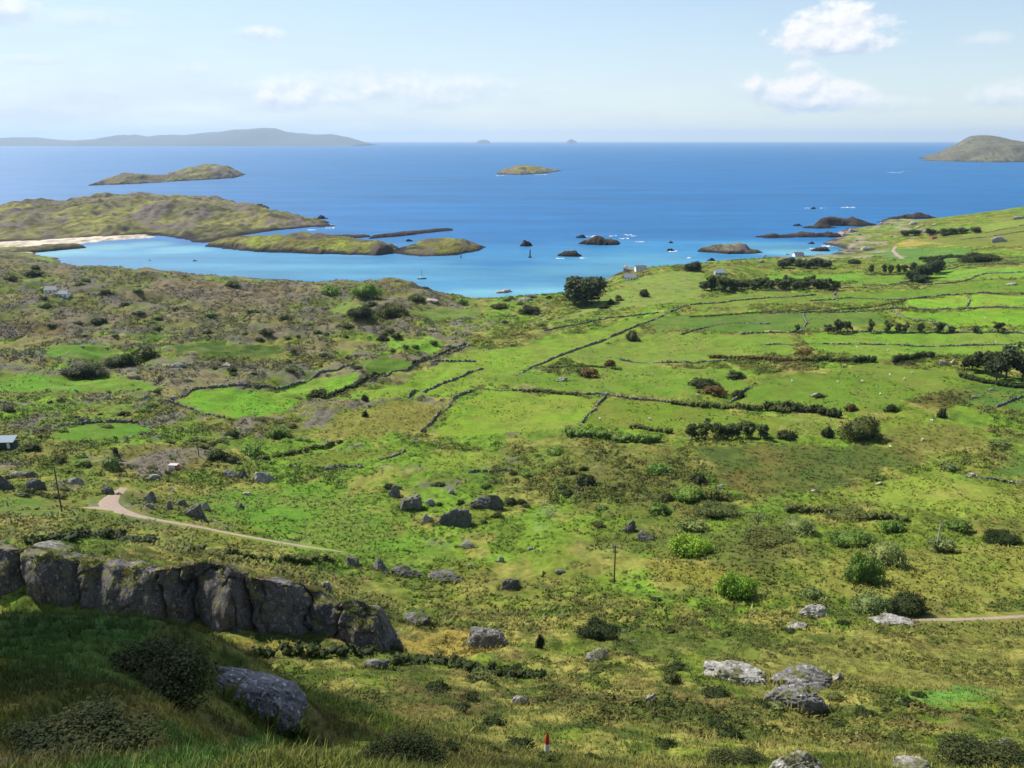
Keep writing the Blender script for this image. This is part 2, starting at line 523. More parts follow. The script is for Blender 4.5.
# pastures
PG = [
    ([(168, 404), (185, 393), (215, 388), (250, 388), (290, 392), (302, 400), (285, 411), (240, 418), (200, 414)], (112, 168, 34)),
    ([(48, 433), (75, 426), (110, 423), (142, 425), (152, 431), (120, 439), (80, 442), (50, 438)], (106, 162, 34)),
    ([(-40, 375), (40, 375), (110, 378), (168, 383), (150, 391), (90, 390), (-40, 391)], (98, 150, 34)),
    ([(36, 349), (90, 343), (132, 350), (100, 358), (60, 363)], (106, 154, 40)),
    ([(378, 342), (400, 339), (438, 338), (442, 345), (430, 352), (395, 350)], (122, 170, 44)),
    ([(358, 361), (385, 356), (412, 362), (405, 370), (370, 375)], (112, 164, 40)),
    ([(328, 309), (350, 302), (374, 308), (377, 315), (350, 316)], (122, 160, 56)),
    ([(408, 313), (440, 308), (482, 308), (482, 316), (440, 321)], (128, 164, 56)),
    ([(310, 379), (345, 374), (366, 380), (350, 392), (300, 397), (278, 392)], (116, 164, 40)),
    ([(342, 401), (400, 382), (470, 351), (520, 346), (560, 338), (620, 322), (655, 316), (640, 330), (600, 346), (540, 368), (522, 384), (470, 388), (410, 399)], (136, 178, 44)),
    ([(428, 436), (450, 410), (480, 392), (530, 393), (590, 398), (604, 396), (582, 426), (520, 432), (470, 438)], (126, 162, 38)),
    ([(608, 398), (640, 400), (700, 408), (760, 415), (785, 420), (778, 434), (690, 432), (640, 430), (588, 426)], (136, 168, 42)),
    ([(480, 376), (520, 370), (560, 374), (640, 366), (700, 370), (750, 372), (740, 395), (690, 398), (640, 394), (600, 392), (540, 388)], (112, 152, 38)),
    ([(740, 391), (780, 380), (830, 371), (880, 366), (960, 372), (1060, 380), (1060, 389), (960, 387), (920, 393), (900, 410), (850, 413), (800, 408), (750, 404)], (120, 160, 40)),
    ([(800, 336), (870, 331), (1060, 332), (1060, 350), (960, 355), (930, 358), (870, 359), (820, 351)], (112, 156, 38)),
    ([(880, 314), (1060, 310), (1060, 328), (950, 326), (930, 320)], (126, 188, 36)),
    ([(905, 299), (960, 296), (1060, 295), (1060, 307), (915, 308)], (130, 182, 40)),
    ([(815, 297), (900, 291), (950, 284), (1060, 279), (1060, 292), (950, 294), (900, 301), (830, 303)], (126, 178, 40)),
    ([(768, 276), (865, 273), (872, 280), (770, 283)], (118, 178, 42)),
    ([(862, 277), (905, 275), (906, 283), (850, 286)], (122, 180, 42)),
    ([(928, 272), (1060, 267), (1060, 277), (932, 281)], (116, 168, 44)),
    ([(868, 251), (905, 248), (960, 248), (985, 254), (950, 262), (905, 262), (884, 258)], (104, 158, 56)),
    ([(891, 247), (905, 240), (925, 239), (950, 243), (902, 247)], (182, 168, 60)),
    ([(912, 240), (960, 237), (1060, 224), (1060, 246), (1000, 247), (960, 245)], (150, 168, 60)),
    ([(980, 226), (1060, 214), (1060, 222), (985, 233)], (142, 168, 58)),
    ([(690, 301), (770, 291), (838, 294), (828, 302), (760, 305), (690, 309)], (134, 168, 50)),
    ([(645, 276), (700, 271), (712, 290), (690, 300), (600, 311), (560, 321), (600, 298)], (126, 152, 56)),
    ([(640, 318), (760, 312), (880, 312), (890, 322), (800, 330), (660, 330)], (98, 140, 44)),
    ([(560, 352), (660, 332), (790, 334), (800, 352), (700, 362), (590, 368)], (118, 150, 44)),
    ([(1008, 455), (1060, 440), (1060, 484), (985, 480), (990, 468)], (70, 138, 40)),
    ([(205, 490), (260, 480), (330, 484), (370, 500), (430, 545), (462, 562), (380, 552), (300, 541), (240, 526), (190, 506)], (104, 154, 36)),
    ([(268, 461), (330, 449), (400, 445), (432, 452), (350, 464), (290, 468)], (130, 154, 44)),
    ([(418, 451), (500, 450), (512, 462), (470, 470), (420, 466)], (124, 152, 42)),
    ([(-40, 497), (50, 499), (90, 508), (60, 520), (-40, 516)], (100, 140, 42)),
    ([(828, 491), (880, 480), (950, 474), (1000, 488), (1060, 500), (1060, 528), (960, 520), (890, 511)], (140, 162, 52)),
    ([(882, 426), (920, 422), (960, 424), (988, 430), (986, 446), (940, 453), (893, 449)], (138, 152, 52)),
    ([(898, 690), (960, 684), (1005, 690), (990, 706), (950, 713), (910, 703)], (112, 158, 56)),
    ([(630, 520), (780, 530), (860, 560), (760, 572), (640, 556), (560, 545)], (112, 132, 46)),
    ([(820, 412), (870, 415), (830, 424), (760, 420)], (120, 154, 44)),
    ([(780, 420), (860, 424), (830, 442), (770, 436)], (122, 152, 44)),
    ([(870, 615), (1060, 606), (1060, 640), (900, 636)], (126, 134, 54)),
]
for k, (pts, c) in enumerate(PG):
    c = (min(255, c[0] * 1.0), c[1] * .97, c[2] * 1.15)
    c = tuple(v * (1.0, .9, 1.08, .95, 1.04, .86)[k % 6] for v in c)
    soft = c[0] > 115 and k in (29, 30, 31, 33, 34, 35, 36)
    zone(pts, alb(*c), .95, .5 if k >= 29 else .16, .3 if k >= 29 else .14, fe=7.0 if k >= 29 else .8,
         tcol=alb(c[0] * 1.03, c[1] * .95, c[2] * 1.12))
zone([(160, 346), (210, 342), (285, 345), (292, 355), (210, 358), (170, 353)], alb(72, 98, 40), .9, .4)  # shade of the clouds painted into the ground colour as darker green
zone([(950, 385), (1000, 383), (1060, 392), (1060, 410), (980, 408), (940, 400)], alb(74, 118, 46), .8, .4)
zone([(905, 398), (960, 386), (985, 392), (960, 408), (920, 410)], alb(98, 92, 46), .85, .8)
zone([(890, 505), (905, 500), (925, 505), (915, 509)], alb(56, 120, 52), .8, .4)
zone([(20, 616), (120, 620), (180, 640), (110, 690), (0, 660), (-60, 620)], alb(92, 134, 56), .8, fe=2)
zone([(150, 720), (260, 715), (230, 800), (130, 800)], alb(90, 136, 52), .8, fe=2)

pm = (1 - rough).clip(0, 1) * sstep(180, 260, YG)
q1 = fbm(XG / 26, YG / 40, 141, 4); q2 = fbm(XG / 5, YG / 8, 143, 4)
blend(alb(142, 148, 66), pm * sstep(.5, .68, q1) * .32)
blend(alb(84, 124, 36), pm * sstep(.52, .66, q2) * .4)
C *= (1 + (1.3 * (fbm(XG / 5, YG / 9, 145, 4, .65) - .5)) * rough.clip(0, 1) * sstep(260, 420, YG))[..., None]
# the shore: weed-dark rock at the tide line, pale stone above it
hz = H0 + (fbm(XG / 8, YG / 8, 81, 3) - .5) * 5
shore = (YG > 700)
f = shore * (1 - sstep(2.2, 4.5, hz)); blend(alb(150, 138, 120), f * .85 * sstep(.35, .6, n2))
f = shore * (1 - sstep(.8, 2.0, hz)); blend(alb(70, 62, 58), f * .9)
# rocky pale patches on the right coast
f = shore * sstep(.55, .7, fbm(XG / 14, YG / 26, 91, 4)) * sstep(.0, .5, (XG - 250) / 200) * (1 - sstep(9, 18, H0)) * (YG > 980)
blend(alb(178, 164, 146), f * .8)
# bare rock showing through the left moor
f = sstep(.6, .7, fbm(XG / 11, YG / 20, 95, 4)) * (rough > .9) * sstep(150, 260, YG) * sstep(60, -60, XG)
blend(alb(128, 120, 112), f * .75)
f = MOOR * sstep(.84, .95, rid + .25 * (n3 - .5)) * (rough > .9)
blend(alb(120, 112, 106), f * .7)
f = MOOR * sstep(.5, .66, fbm(XG / 22, YG / 18, 97, 4)) * (rough > .9)
blend(alb(146, 132, 96), f * .6)

# relief of tussock, heather and scrub
lod = 1 - .6 * sstep(300, 900, YG)
H1 = H0 + rough * sstep(14, 70, YG) * ((fbm(XG / 11, YG / 14, 101, 2) - .5) * 2.0
      + (fbm(XG / 3.6, YG / 4.6, 103, 2) - .5) * 1.5 * lod + (vnoise(XG / 1.3, YG / 1.6, 105) - .5) * .45 * (1 - sstep(150, 400, YG)))
H1 += (1 - sstep(14, 70, YG)) * ((fbm(XG / 3, YG / 3, 107, 3) - .5) * .8 + (fbm(XG / .8, YG / .8, 108, 2) - .5) * .3)
# keep the tracks flat
TRACKS = [
    ('track', [(124, 488, 2.2), (118, 492, 3.2), (111, 498, 4.4), (108, 503, 5.6), (112, 508, 6.4), (126, 513, 5.0), (145, 517.5, 3.6), (170, 522, 2.8), (210, 529, 2.4), (250, 537, 2.2), (300, 545.5, 2.0), (325, 549.5, 1.5), (350, 553.5, .4)]),
    ('track', [(83, 507.5, .8), (92, 507.5, 3.4), (102, 507.5, 5.2), (112, 509, 4.6), (118, 510.5, 3)]),
    ('path', [(905, 620, 1.2), (940, 619.5, 1.8), (985, 618.5, 1.8), (1030, 616, 1.8), (1080, 614, 1.8)]),
    ('path', [(896, 246, 5.0), (893, 250, 5.0), (897, 255, 5.5), (903, 259, 5.5)]),
]
track_pts = []
for nm, pl in TRACKS:
    p = cast([q[0] for q in pl], [q[1] for q in pl])
    P, W = [], []
    for i in range(len(p) - 1):
        L = np.linalg.norm(p[i + 1, :2] - p[i, :2]); n = max(2, int(L / .8))
        for k in range(n):
            f = k / n
            P.append(p[i, :2] * (1 - f) + p[i + 1, :2] * f); W.append(pl[i][2] * (1 - f) + pl[i + 1][2] * f)
    P = np.array(P); W = np.array(W)
    Ps = P.copy()
    for _ in range(12):
        Ps[1:-1] = (Ps[:-2] + 2 * Ps[1:-1] + Ps[2:]) / 4
    track_pts.append((nm, Ps, W))
flat = np.zeros(XG.shape)
for nm, P, W in track_pts:
    lo = P.min(0) - 8; hi = P.max(0) + 8
    ii = np.where((XG > lo[0]) & (XG < hi[0]) & (YG > lo[1]) & (YG < hi[1]))
    if not len(ii[0]): continue
    x, y = XG[ii], YG[ii]; dmin = np.full(len(x), 1e9)
    for q, w in zip(P[::2], W[::2]):
        dmin = np.minimum(dmin, np.hypot(x - q[0], y - q[1]) - w / 2)
    flat[ii] = np.maximum(flat[ii], 1 - sstep(.8, 3.0, dmin))
H1 = H1 * (1 - flat) + (H0 - .05) * flat
Ground.H = H1

V = np.stack([XG, YG, H1], -1).reshape(-1, 3)
terrain = link('terrain', np_mesh('terrain', V, [grid_faces(NS, NA)], C.reshape(-1, 3), True), M['land'])
tag(terrain, 'rolling green hillside running down to the sea', 'terrain', kind='structure')


def cov(x, y):
    a, s = to_as(x, y)
    return bil(C, a, s, ag, sg)


def roughat(x, y):
    a, s = to_as(x, y)
    return bil(rough, a, s, ag, sg)


for (nm, P, W), lb in zip(track_pts, ('pale gravel track curving across the green slope', 'gravel track bending out of sight behind the bank',
                                      'thin pale path across the rough ground at the right', 'farm lane beside the small yellow field')):
    T = np.gradient(P, axis=0); T /= np.linalg.norm(T, axis=1, keepdims=True) + 1e-9
    N = np.stack([-T[:, 1], T[:, 0]], 1)
    offs = np.linspace(-.5, .5, 7)
    wob = 1 + .25 * (fbm(P[:, 0] / 2, P[:, 1] / 2, 5, 2) - .5)
    Q = P[:, None] + N[:, None] * (offs[None, :, None] * (W * wob)[:, None, None])
    z = hgt(Q[..., 0].ravel(), Q[..., 1].ravel()).reshape(Q.shape[:2])
    z = z + .09 + .03 * np.array([-1, .5, 0, 1.2, 0, .5, -1])[None]
    z[:, [0, -1]] -= .12
    VV = np.concatenate([Q, z[..., None]], -1).reshape(-1, 3)
    tr = link(nm, np_mesh(nm, VV, [grid_faces(len(P), 7)], None, True), M['track'])
    tag(tr, lb, nm, kind='structure')

# ------------------------------------------------------------------ sea
def build_sea():
    na, ns = 420, 520
    a = np.linspace(-1.0, 1.0, na); s = np.concatenate([np.linspace(math.log(600), math.log(3000), 400), np.linspace(math.log(3050), math.log(70000), ns - 400)])
    A, S = np.meshgrid(a, s)
    Y = np.exp(S) - 25; X = A * np.exp(S)
    deep, midc, shal, turq = np.array((.004, .105, .275)), np.array((.025, .165, .32)), np.array((.07, .235, .34)), np.array((.11, .29, .355))
    Cs = np.empty(X.shape + (3,)); Cs[:] = deep
    wob = (fbm(X / 160, Y / 60, 201, 4) - .5)

    def near(pts, rad, c, amt):
        f = np.zeros(X.shape)
        for p in pts:
            q = sea_pt(*p[:2]); sx = p[2] if len(p) > 2 else 1
            d = np.hypot((X - q[0]) / sx, (Y - q[1]))
            f = np.maximum(f, 1 - sstep(.25, 1.0, d / rad + wob * .55))
        Cs[:] = Cs * (1 - f[..., None] * amt) + np.asarray(c) * (f[..., None] * amt)
    near([(60, 262), (160, 262, 1.4), (260, 266, 1.4), (360, 270, 1.4), (460, 280), (520, 285), (600, 262), (680, 258)], 330, midc, .85)
    near([(60, 255), (130, 258), (190, 262), (260, 266), (330, 268), (400, 270), (460, 285), (510, 287), (550, 284), (600, 272), (650, 264), (800, 250)], 150, shal, .75)
    near([(70, 252), (110, 247), (150, 244), (180, 249), (40, 255), (480, 296), (540, 292), (800, 253)], 62, turq, .8)
    f = sstep(.5, .68, fbm(X / 700, Y / 130, 301, 5)) * .4 * (1 - sstep(9000, 20000, Y))
    Cs[:] = Cs * (1 - f[..., None]) + deep * .75 * f[..., None]
    V = np.stack([X, Y, np.zeros_like(X)], -1).reshape(-1, 3)
    m, nt, b = new_mat('sea_water')
    at = nd(nt, 'ShaderNodeVertexColor', layer_name='Col')
    nA = noise_node(nt, .012, 5, .6, stretch=(1, 2.2, 1)); nB = noise_node(nt, .09, 4, .65, stretch=(1, 1.8, 1))
    v = mathn(nt, 'MULTIPLY', mathn(nt, 'MULTIPLY', maprange(nt, nA, .3, .7, .9, 1.1), maprange(nt, noise_node(nt, .0022, 5, .6, stretch=(1, 4.5, 1)), .35, .68, 1.12, .8)), maprange(nt, nB, .3, .7, .93, 1.07))
    nt.links.new(mul_col(nt, at.outputs['Color'], v), b.inputs['Base Color'])
    b.inputs['Roughness'].default_value = .5; b.inputs['IOR'].default_value = 1.33
    b.inputs['Specular IOR Level'].default_value = .42
    bp = nd(nt, 'ShaderNodeBump'); bp.inputs['Strength'].default_value = .25; bp.inputs['Distance'].default_value = 1.0
    nt.links.new(nB, bp.inputs['Height']); nt.links.new(bp.outputs[0], b.inputs['Normal'])
    o = link('sea', np_mesh('sea', V, [grid_faces(ns, na)], Cs.reshape(-1, 3), True), m)
    tag(o, 'blue sea turning turquoise towards the beach', 'sea', kind='structure')


build_sea()

# ------------------------------------------------------------------ islands and headlands
def island(name, outline, spine, label, edge=18.0, nx=240, ny=120, pal='green', amp=1.0, seed=0, kind='structure', cat='island', power=.7, world=False):
    """outline: picture points on the water line; spine: (px, sea row giving the distance, picture row of the top)"""
    P = np.array([sea_pt(*q) for q in outline]) if not world else np.array(outline, float)
    SP = []
    for px, r0, rt in spine:
        y = HC / rowt(r0)[0]; t, w = rowt(rt)
        SP.append(((px - 512) / F * y / w, y, max(HC - t * y, .5)))
    SP = np.array(SP)
    lo = P.min(0) - edge; hi = P.max(0) + edge
    x, y = np.meshgrid(np.linspace(lo[0], hi[0], nx), np.linspace(lo[1], hi[1], ny))
    sc = (hi - lo).max()
    jx = x + (fbm(x / sc * 26, y / sc * 26, 400 + seed, 6, .62) - .5) * sc * .045
    jy = y + (fbm(x / sc * 26, y / sc * 26, 430 + seed, 6, .62) - .5) * sc * .045
    ins = inside(P, jx, jy); d = seg_dist(P, jx, jy); sd = np.where(ins, d, -d)
    w = 1 / (((x[..., None] / y[..., None] - SP[:, 0] / SP[:, 1]) * SP[:, 1]) ** 2 + ((y[..., None] - SP[:, 1]) * .6) ** 2 + (sc * .04) ** 2) ** 2.2
    Hh = (w * SP[:, 2]).sum(-1) / w.sum(-1)
    prof = np.clip(sd / edge, 0, 1) ** power
    h = Hh * (.76 if edge == 70 else 1) * prof * (1 + amp * .38 * (fbm(x / sc * 22, y / sc * 22, 460 + seed, 5) - .5)) + amp * (min(13.0, edge * .3) * (fbm(x / 15, y / 20, 480 + seed, 5, .62) - .5) + 22 * np.clip(fbm(x / 45, y / 60, 470 + seed, 3) - .47, 0, 1) * (edge > 16)) * sstep(0, edge * .5, sd)
    h = np.where(sd > 0, np.maximum(h, .15), np.maximum(sd * .6, -4))
    gx = np.gradient(h, axis=1) / (x[0, 1] - x[0, 0]); gy = np.gradient(h, axis=0) / (y[1, 0] - y[0, 0])
    slope = np.hypot(gx, gy)
    m1 = fbm(x / 30, y / 44, 490 + seed, 4); m2 = fbm(x / 60, y / 90, 495 + seed, 4)
    if pal == 'green': g0, g1, rk = alb(152, 150, 82), alb(112, 112, 66), alb(134, 122, 116)
    elif pal == 'bright': g0, g1, rk = alb(148, 156, 62), alb(124, 122, 62), alb(104, 92, 84)
    elif pal == 'heath': g0, g1, rk = alb(132, 132, 100), alb(116, 114, 92), alb(126, 118, 108)
    elif pal == 'sand': g0, g1, rk = alb(236, 222, 200, .5), alb(228, 212, 188, .5), alb(226, 212, 190, .5)
    elif pal == 'rock': g0, g1, rk = alb(96, 88, 76), alb(80, 74, 68), alb(78, 70, 66)
    else: g0, g1, rk = alb(92, 98, 80), alb(80, 84, 72), alb(88, 84, 80)
    c = g0 + (g1 - g0) * sstep(.4, .62, m2)[..., None]
    m3 = fbm(x / 9, y / 14, 510 + seed, 4, .7)
    c = c * (1 + 2.2 * (m3 - .5))[..., None]
    if pal != 'sand':
        fr = np.clip(sstep(.48, .6, .55 * m1 + .45 * m3) * .85 + sstep(.4, .9, slope) * .8, 0, 1)[..., None]
        c = c * (1 - fr) + rk * fr
        fd = (1 - sstep(1.5, 5.0, h + (m1 - .5) * 7))[..., None]
        c = c * (1 - fd) + alb(58, 52, 54) * fd
    keep = sd > -edge * .8
    V = np.stack([x, y, h], -1).reshape(-1, 3)
    fcs = grid_faces(ny, nx)
    kf = keep.ravel()[fcs].any(1)
    o = link(name, np_mesh(name, V, [fcs[kf]], c.reshape(-1, 3), True), M['land'])
    tag(o, label, cat, kind=kind)
    return o


island('headland', [(-300, 240), (-100, 245), (0, 243.5), (80, 239), (150, 235.5), (180, 240), (200, 243), (222, 240), (258, 234), (300, 228.5), (336, 226), (318, 220), (270, 213), (225, 206), (150, 204), (60, 209), (-40, 217), (-300, 224)],
       [(-250, 230, 210), (-60, 228, 217), (0, 226, 213), (50, 224, 206), (100, 220, 200), (150, 216, 197), (200, 216, 198), (240, 218, 204), (280, 221, 211), (315, 223, 219), (60, 238, 229), (150, 230, 222), (230, 233, 228)],
       'grassy rocky headland across the bay behind the beach', edge=70, nx=420, ny=260, seed=1)
island('beach', [(-120, 248), (0, 242), (60, 238), (110, 236), (152, 234.5), (153, 237.6), (112, 240.5), (64, 245), (34, 253), (24, 257), (-120, 268)],
       [(-60, 252, 250), (30, 246, 244.5), (100, 239, 237.5)], 'pale sandy beach along the bay', edge=14, nx=260, ny=90, pal='sand', amp=.15, seed=2, cat='beach')
island('spit', [(-30, 253), (30, 249.5), (60, 247), (84, 246), (86, 248), (60, 250.5), (28, 253.5), (-30, 258)], [(0, 251, 246), (40, 250, 245.5), (70, 248, 244)],
       'low dark rocky spit at the end of the beach', edge=12, nx=160, ny=60, seed=3, cat='spit')
island('spit', [(205, 246.5), (256, 252), (320, 254), (378, 255.5), (402, 253), (398, 247), (360, 242), (300, 239.5), (240, 239), (212, 243)],
       [(230, 244, 240), (280, 246, 239), (330, 247, 240), (375, 248, 240.5), (395, 250, 245)], 'long low green spit with dark rocky edge in the bay', edge=30, nx=320, ny=120, pal='bright', seed=4, cat='spit', amp=.7)
island('island', [(394, 253.5), (420, 256.5), (455, 255.5), (480, 250.5), (485, 247), (472, 243.5), (445, 241), (420, 243), (400, 248)],
       [(415, 249, 246), (440, 247, 241), (462, 247, 240.5), (476, 247, 244)], 'small grassy island off the tip of the green spit', edge=26, nx=200, ny=120, pal='bright', seed=5, amp=.6)
island('reef', [(255, 242), (300, 240.5), (345, 239), (372, 237), (368, 235.5), (330, 236.5), (290, 237.5), (256, 239)], [(280, 239.5, 236.5), (320, 238, 235.8), (355, 237, 235)],
       'long dark rock ledge behind the green spit', edge=9, nx=220, ny=60, pal='rock', seed=6, cat='reef', amp=.8)
island('reef', [(368, 239), (400, 236.5), (430, 232.8), (452, 230.8), (453, 229), (432, 230), (400, 233.5), (372, 236.8)], [(385, 237, 234.5), (415, 234, 231.8), (445, 230, 228.3)],
       'thin dark rock ledge reaching out beyond the small island', edge=8, nx=220, ny=80, pal='rock', seed=7, cat='reef', amp=.8)
island('island', [(88, 185.6), (110, 185), (150, 183.2), (175, 181.4), (205, 180), (235, 178), (246, 174.5), (236, 172), (205, 173), (178, 175.5), (160, 177.5), (130, 178.5), (105, 181)],
       [(100, 183.5, 181), (115, 181.5, 176), (130, 181, 174.3), (148, 180.5, 175.5), (163, 180, 178), (172, 179, 176.5), (184, 178, 173), (200, 177, 169.5), (218, 176, 165.5), (233, 175, 167), (241, 174.5, 170.5)],
       'long low two humped rocky island beyond the headland', edge=60, nx=300, ny=90, pal='green', seed=9, amp=.9)
island('island', [(497, 174.2), (520, 175), (545, 173.5), (562, 170.8), (545, 169.6), (515, 169.8), (500, 171.5)], [(506, 172, 167.5), (522, 172, 165.5), (540, 171.8, 167), (555, 171, 169.3)],
       'small flat island alone in open water', edge=80, nx=160, ny=80, pal='green', seed=10, amp=.5)
island('island', [(923, 160.6), (980, 162), (1040, 162.2), (1110, 161), (1120, 155), (1040, 152), (960, 153), (928, 157)], [(930, 158.5, 156), (940, 158, 152.5), (952, 158, 147.5), (966, 157.5, 140), (976, 157, 134.5), (984, 157, 130.5), (994, 157, 134), (1008, 157, 141), (1026, 157, 147), (1050, 157, 151), (1090, 157, 154)],
       'tall cone shaped brown island at the right on the horizon', edge=300, nx=260, ny=160, pal='heath', seed=11, amp=.3, power=.8)


def far_hills(name, pts, dist, depth, label, seed):
    xs = np.linspace(pts[0][0], pts[-1][0], 300)
    top = np.interp(xs, [p[0] for p in pts], [p[1] for p in pts])
    t, w = rowt(top)
    z = np.maximum(HC - t * dist, 1) * (1 + .16 * (fbm(xs / 11, xs * 0, seed, 5, .6) - .5))
    ends = np.minimum(np.arange(300), np.arange(300)[::-1]) / 12
    z = z * np.clip(ends, 0.02, 1) ** .5
    prof = np.sin(np.linspace(0, 1, 25) * math.pi) ** .8
    yy = dist + np.linspace(-.5, .5, 25) * depth
    X = ((xs - 512) / F * dist)[None] * np.ones((25, 1)); Y = yy[:, None] * np.ones((1, 300))
    Z = prof[:, None] * z[None] * (1 + .25 * (fbm(X / 500, Y / 500, seed + 3, 4) - .5)) - 3
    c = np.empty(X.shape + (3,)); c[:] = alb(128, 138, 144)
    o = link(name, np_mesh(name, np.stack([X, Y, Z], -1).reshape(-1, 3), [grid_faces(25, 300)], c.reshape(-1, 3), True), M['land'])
    tag(o, label, 'hills' if name == 'hills' else 'island', kind='structure')


island('reef', [(355, 287), (392, 284.5), (420, 287.5), (437, 291.5), (424, 294), (390, 295), (350, 294)], [(370, 291, 283), (392, 290.5, 281), (408, 291, 282.5), (424, 291.5, 287)],
       'dark rocky point at the near side of the bay', edge=12, nx=160, ny=70, pal='green', seed=14, amp=.9, cat='point')
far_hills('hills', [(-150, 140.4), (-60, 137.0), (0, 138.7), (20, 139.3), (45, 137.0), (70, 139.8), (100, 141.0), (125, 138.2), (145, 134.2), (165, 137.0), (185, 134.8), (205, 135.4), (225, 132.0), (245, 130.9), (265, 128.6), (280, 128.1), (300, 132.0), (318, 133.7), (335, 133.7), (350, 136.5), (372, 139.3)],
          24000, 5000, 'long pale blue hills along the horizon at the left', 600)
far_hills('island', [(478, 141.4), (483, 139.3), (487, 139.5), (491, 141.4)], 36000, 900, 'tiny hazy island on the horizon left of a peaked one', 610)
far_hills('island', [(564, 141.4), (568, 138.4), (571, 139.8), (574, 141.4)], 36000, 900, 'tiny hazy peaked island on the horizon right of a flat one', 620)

# ------------------------------------------------------------------ rocks
def ico(sub):
    bm = bmesh.new(); bmesh.ops.create_icosphere(bm, subdivisions=sub, radius=1)
    V = np.array([v.co[:] for v in bm.verts]); Fc = np.array([[v.index for v in f.verts] for f in bm.faces]); bm.free()
    return V, Fc


ICO = {k: ico(k) for k in (1, 2, 3, 4, 5, 6)}


def rock_shape(seed, sub=4, planes=12, crack=.12, tall=False, dmin=.55):
    rg = np.random.default_rng(seed)
    D, Fc = ICO[sub]
    n = rg.normal(size=(planes, 3)); n[:, 2] *= .6 if tall else .9; n /= np.linalg.norm(n, axis=1, keepdims=True)
    d = rg.uniform(dmin, 1.0, planes)
    q = (D @ n.T) / d
    p = 26.0
    r = 1 / (np.clip(q, 1e-3, None) ** p + .85 ** p * 0 + (1 / 1.15) ** p / planes).sum(1) ** (1 / p)
    o = rg.uniform(0, 50, 2)
    nz = fbm(D[:, 0] * 2.2 + D[:, 2] * 1.3 + o[0], D[:, 1] * 2.2 - D[:, 2] * 1.7 + o[1], seed, 5) - .5
    nz2 = np.abs(fbm(D[:, 0] * 3.1 - D[:, 2] * 2.0 + o[1], D[:, 1] * 3.1 + D[:, 2] * 1.1 + o[0], seed + 9, 3) - .5)
    r = r * (1 + nz * .42 + (fbm(D[:, 0] * 7 + o[1], D[:, 1] * 7 + D[:, 2] * 6, seed + 4, 4) - .5) * .16 - crack * np.clip(1 - nz2 * 14, 0, 1))
    V = D * r[:, None]
    V /= np.abs(V).max(0)
    return V, Fc


ROCKS = [np_mesh('boulder', *(lambda s: (s[0], [s[1]]))(rock_shape(900 + i, 4)), smooth=True) for i in range(10)]
for me in ROCKS: me.materials.append(M['rock'])
SMALL = {}


def rock_mesh(i, mat):
    k = (i % len(ROCKS), mat)
    if k not in SMALL:
        me = ROCKS[i % len(ROCKS)].copy(); me.materials.clear(); me.materials.append(M[mat]); SMALL[k] = me
    return SMALL[k]


ROCK_FEET = []


def rock_at(px, base, w, h, label, mat='rock', group=None, sea=False, name='boulder', seed=None, sub=None, cat='rock', rz=None, deep=.6):
    if sea:
        q = sea_pt(px, base); p = np.array([q[0], q[1], 0.0])
    else:
        p = cast(px, base)[0]
    k = depth_of(p) / F
    W, Hh = w * k, h * k
    i = random.randrange(100) if seed is None else seed
    if sub:
        V, Fc = rock_shape(1000 + i, sub, 14) if sub < 6 else rock_shape(1000 + i, sub, 22, .08, dmin=.78); me = np_mesh(name, V, [Fc], None, True); me.materials.append(M[mat])
    else:
        me = rock_mesh(i, mat)
    o = bpy.data.objects.new(name, me); COL.objects.link(o)
    Hh *= .82; sz = Hh * .98
    o.scale = (W / 2, W / 2 * deep, sz)
    o.location = (p[0], p[1] + W * .12, p[2] + Hh - sz - .14 * Hh)
    if w > 7: ROCK_FEET.append((p[0], p[1] + W * .12, W / 2, W / 2 * deep))
    o.rotation_euler = (random.uniform(-.08, .08), random.uniform(-.1, .1), random.uniform(-.35, .35) if rz is None else rz)
    tag(o, label, cat, group)
    return o


